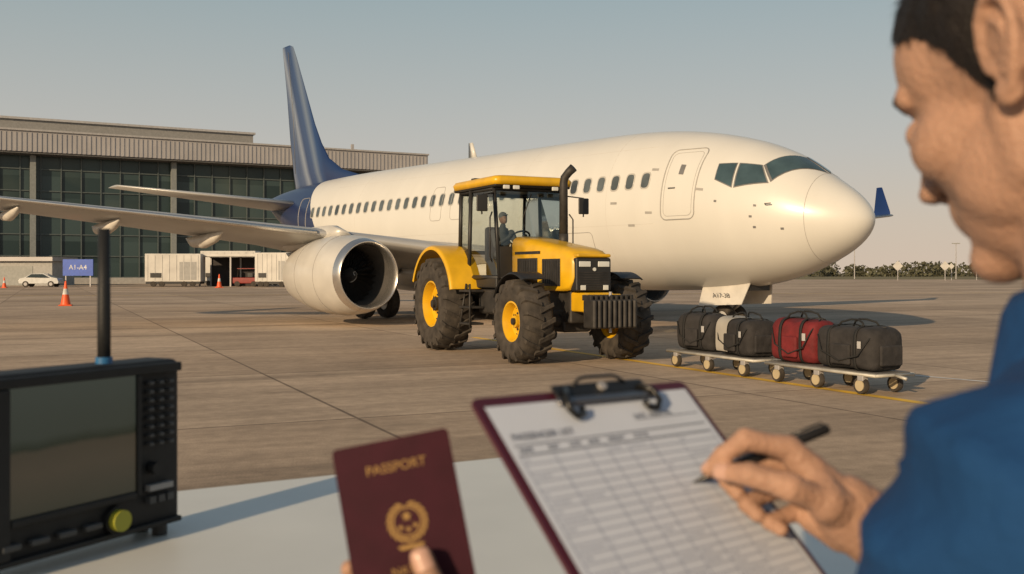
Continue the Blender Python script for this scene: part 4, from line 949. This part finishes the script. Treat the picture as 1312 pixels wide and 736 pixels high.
for y in rows[:-1]:
    for ci,(a,b_) in enumerate(zip(cols[:-1],cols[1:])):
        if rq.random()<(.9 if ci<1 else .3):
            x=a+.003
            while x<b_-.006 and rq.random()<.8:
                wd=rq.uniform(.0012,.004); L.append((x,y-.0038,x+wd,y-.0038,.0013)); x+=wd+.001
lines("row_print",L,inkl)
text("form_title","PASSENGER LIST",.0085,Matrix.Translation((.016,-.040,.0009)),ink,CB,'LEFT'); text("form_header","DATE   FLIGHT No.",.0055,Matrix.Translation((.15,-.033,.0009)),ink,CB,'LEFT')
text("form_columns","NAME           SEAT        GATE      BAGS       WEIGHT        STATUS",.0048,Matrix.Translation((.016,-.0515,.0009)),ink,CB,'LEFT')
ck=mat("clip_black_steel",(.03,.03,.03),.3,.6)
box("clip_plate",.080,.184,-.010,.003,.001,.004,ck,CB,bevel=.0015)
box("clip_bar",.076,.188,-.018,-.011,.002,.0065,mat("clip_steel",(.2,.2,.21),.3,.9),CB,bevel=.0022)
for c,s in ((.090,1),(.174,-1)): tube("clip_wire",[(c,-.004,.005),(c-s*.008,-.014,.009),(c-s*.010,-.024,.007),(c-s*.004,-.030,.005),(c+s*.004,-.028,.0045),(c+s*.006,-.022,.005)],.0026,ck,CB)
tube("clip_lever",[(.102,.0,.004),(.110,.005,.006),(.117,.006,.007),(.147,.006,.007),(.154,.005,.006),(.162,.0,.004)],.0015,ck,CB)
cyl("clip_rivet",(.132,-.003,.004),(.132,-.003,.0065),.004,metal,CB)
# pen
PE=empty("black_pen",up(.141,.775,-.163))
T0=V((0,0,0)); dv=V((.101,.005,.039)).normalized()
penm=mat("pen_black",(.012,.012,.013),.45,spec=.3)
revolve("barrel",[(.0,.0004),(.004,.0012),(.012,.0030),(.02,.0040),(.05,.0042),(.09,.0042),(.113,.0040),(.115,.0032),(.115,.0001)],T0,dv,penm,PE,24)
revolve("tip",[(.0,.0005),(.005,.0014),(.012,.0034)],T0-dv*.0002,dv,ck,PE,16)
u,w_=frame(dv); tube("pen_clip",[dv*.074+w_*-.0058,dv*.110+w_*-.0062,dv*.112+w_*-.004],.0010,ck,PE)

# ------------------------------------------------------------ passport
pw=V((.0853,.01,.016)); pd=V((.042,-.025,-.115))
TL=V((-.135,.745,1.5-.1332))
PP=empty("passport",M=basis(TL,pw,-pd))
rp_=rrect(0,.088,-.125,0,.004)
pb=mat("passport_burgundy",(.034,.004,.011),.65,var=.14,vs=40,bump=.15,bs=900,spec=.2)
loft("front_cover",[[V((a,b_,z)) for a,b_ in rp_] for z in (.0008,.0016)],pb,PP,smooth=False); loft("pages",[[V((a*.985+.0005,b_*.985-.001,z)) for a,b_ in rp_] for z in (-.0015,.00075)],pap,PP,smooth=False); loft("back_cover",[[V((a,b_,z)) for a,b_ in rp_] for z in (-.0024,-.0016)],pb,PP,smooth=False)
gold=mat("gold_foil",(.30,.18,.058),.45,.5,var=.1)
text("title","PASSPORT",.0098,Matrix.Translation((.045,-.021,.0018)),gold,PP,ext=.00015)
text("country","NATION",.0085,Matrix.Translation((.045,-.096,.0018)),gold,PP,ext=.00015)
def ring(r,wd,cx=.046,cy=-.062,z=.0018,n=40):
    vs=[];fs=[]
    for i in range(n):
        a=2*math.pi*i/n
        for rr_ in (r-wd,r+wd): vs.append((cx+math.cos(a)*rr_,cy+math.sin(a)*rr_,z))
    for i in range(n): j=(i+1)%n; fs.append((2*i,2*i+1,2*j+1,2*j))
    mesh("emblem_ring",vs,fs,gold,PP)
ring(.0105,.0007)
vs=[];fs=[]
def poly(pts,z=.0018):
    k=len(vs); vs.extend([(a,b_,z) for a,b_ in pts]); fs.append(tuple(range(k,k+len(pts))))
for i in range(18):
    a=R(-250+i*320/17); cx,cy=.046+math.cos(a)*.0135,-.062+math.sin(a)*.0135; d=a+R(60 if i<9 else -60)
    ux,uy=math.cos(d)*.0036,math.sin(d)*.0036; px_,py_=-uy*.4,ux*.4
    poly([(cx-ux,cy-uy),(cx+px_,cy+py_),(cx+ux,cy+uy),(cx-px_,cy-py_)])
for cx,cy,s in ((.046,-.058,.0042),(.0405,-.0655,.0026),(.0515,-.0655,.0026),(.046,-.0675,.0026),):
    pts=[]
    for i in range(10):
        a=R(90+36*i); r_=s if i%2==0 else s*.42; pts.append((cx+math.cos(a)*r_,cy+math.sin(a)*r_))
    for i in range(10): poly([(cx,cy),pts[i],pts[(i+1)%10]],.0019)
poly([(.036,-.0785),(.056,-.0785),(.054,-.0815),(.038,-.0815)])
mesh("emblem",vs,fs,gold,PP)
print("objects",len(bpy.data.objects))
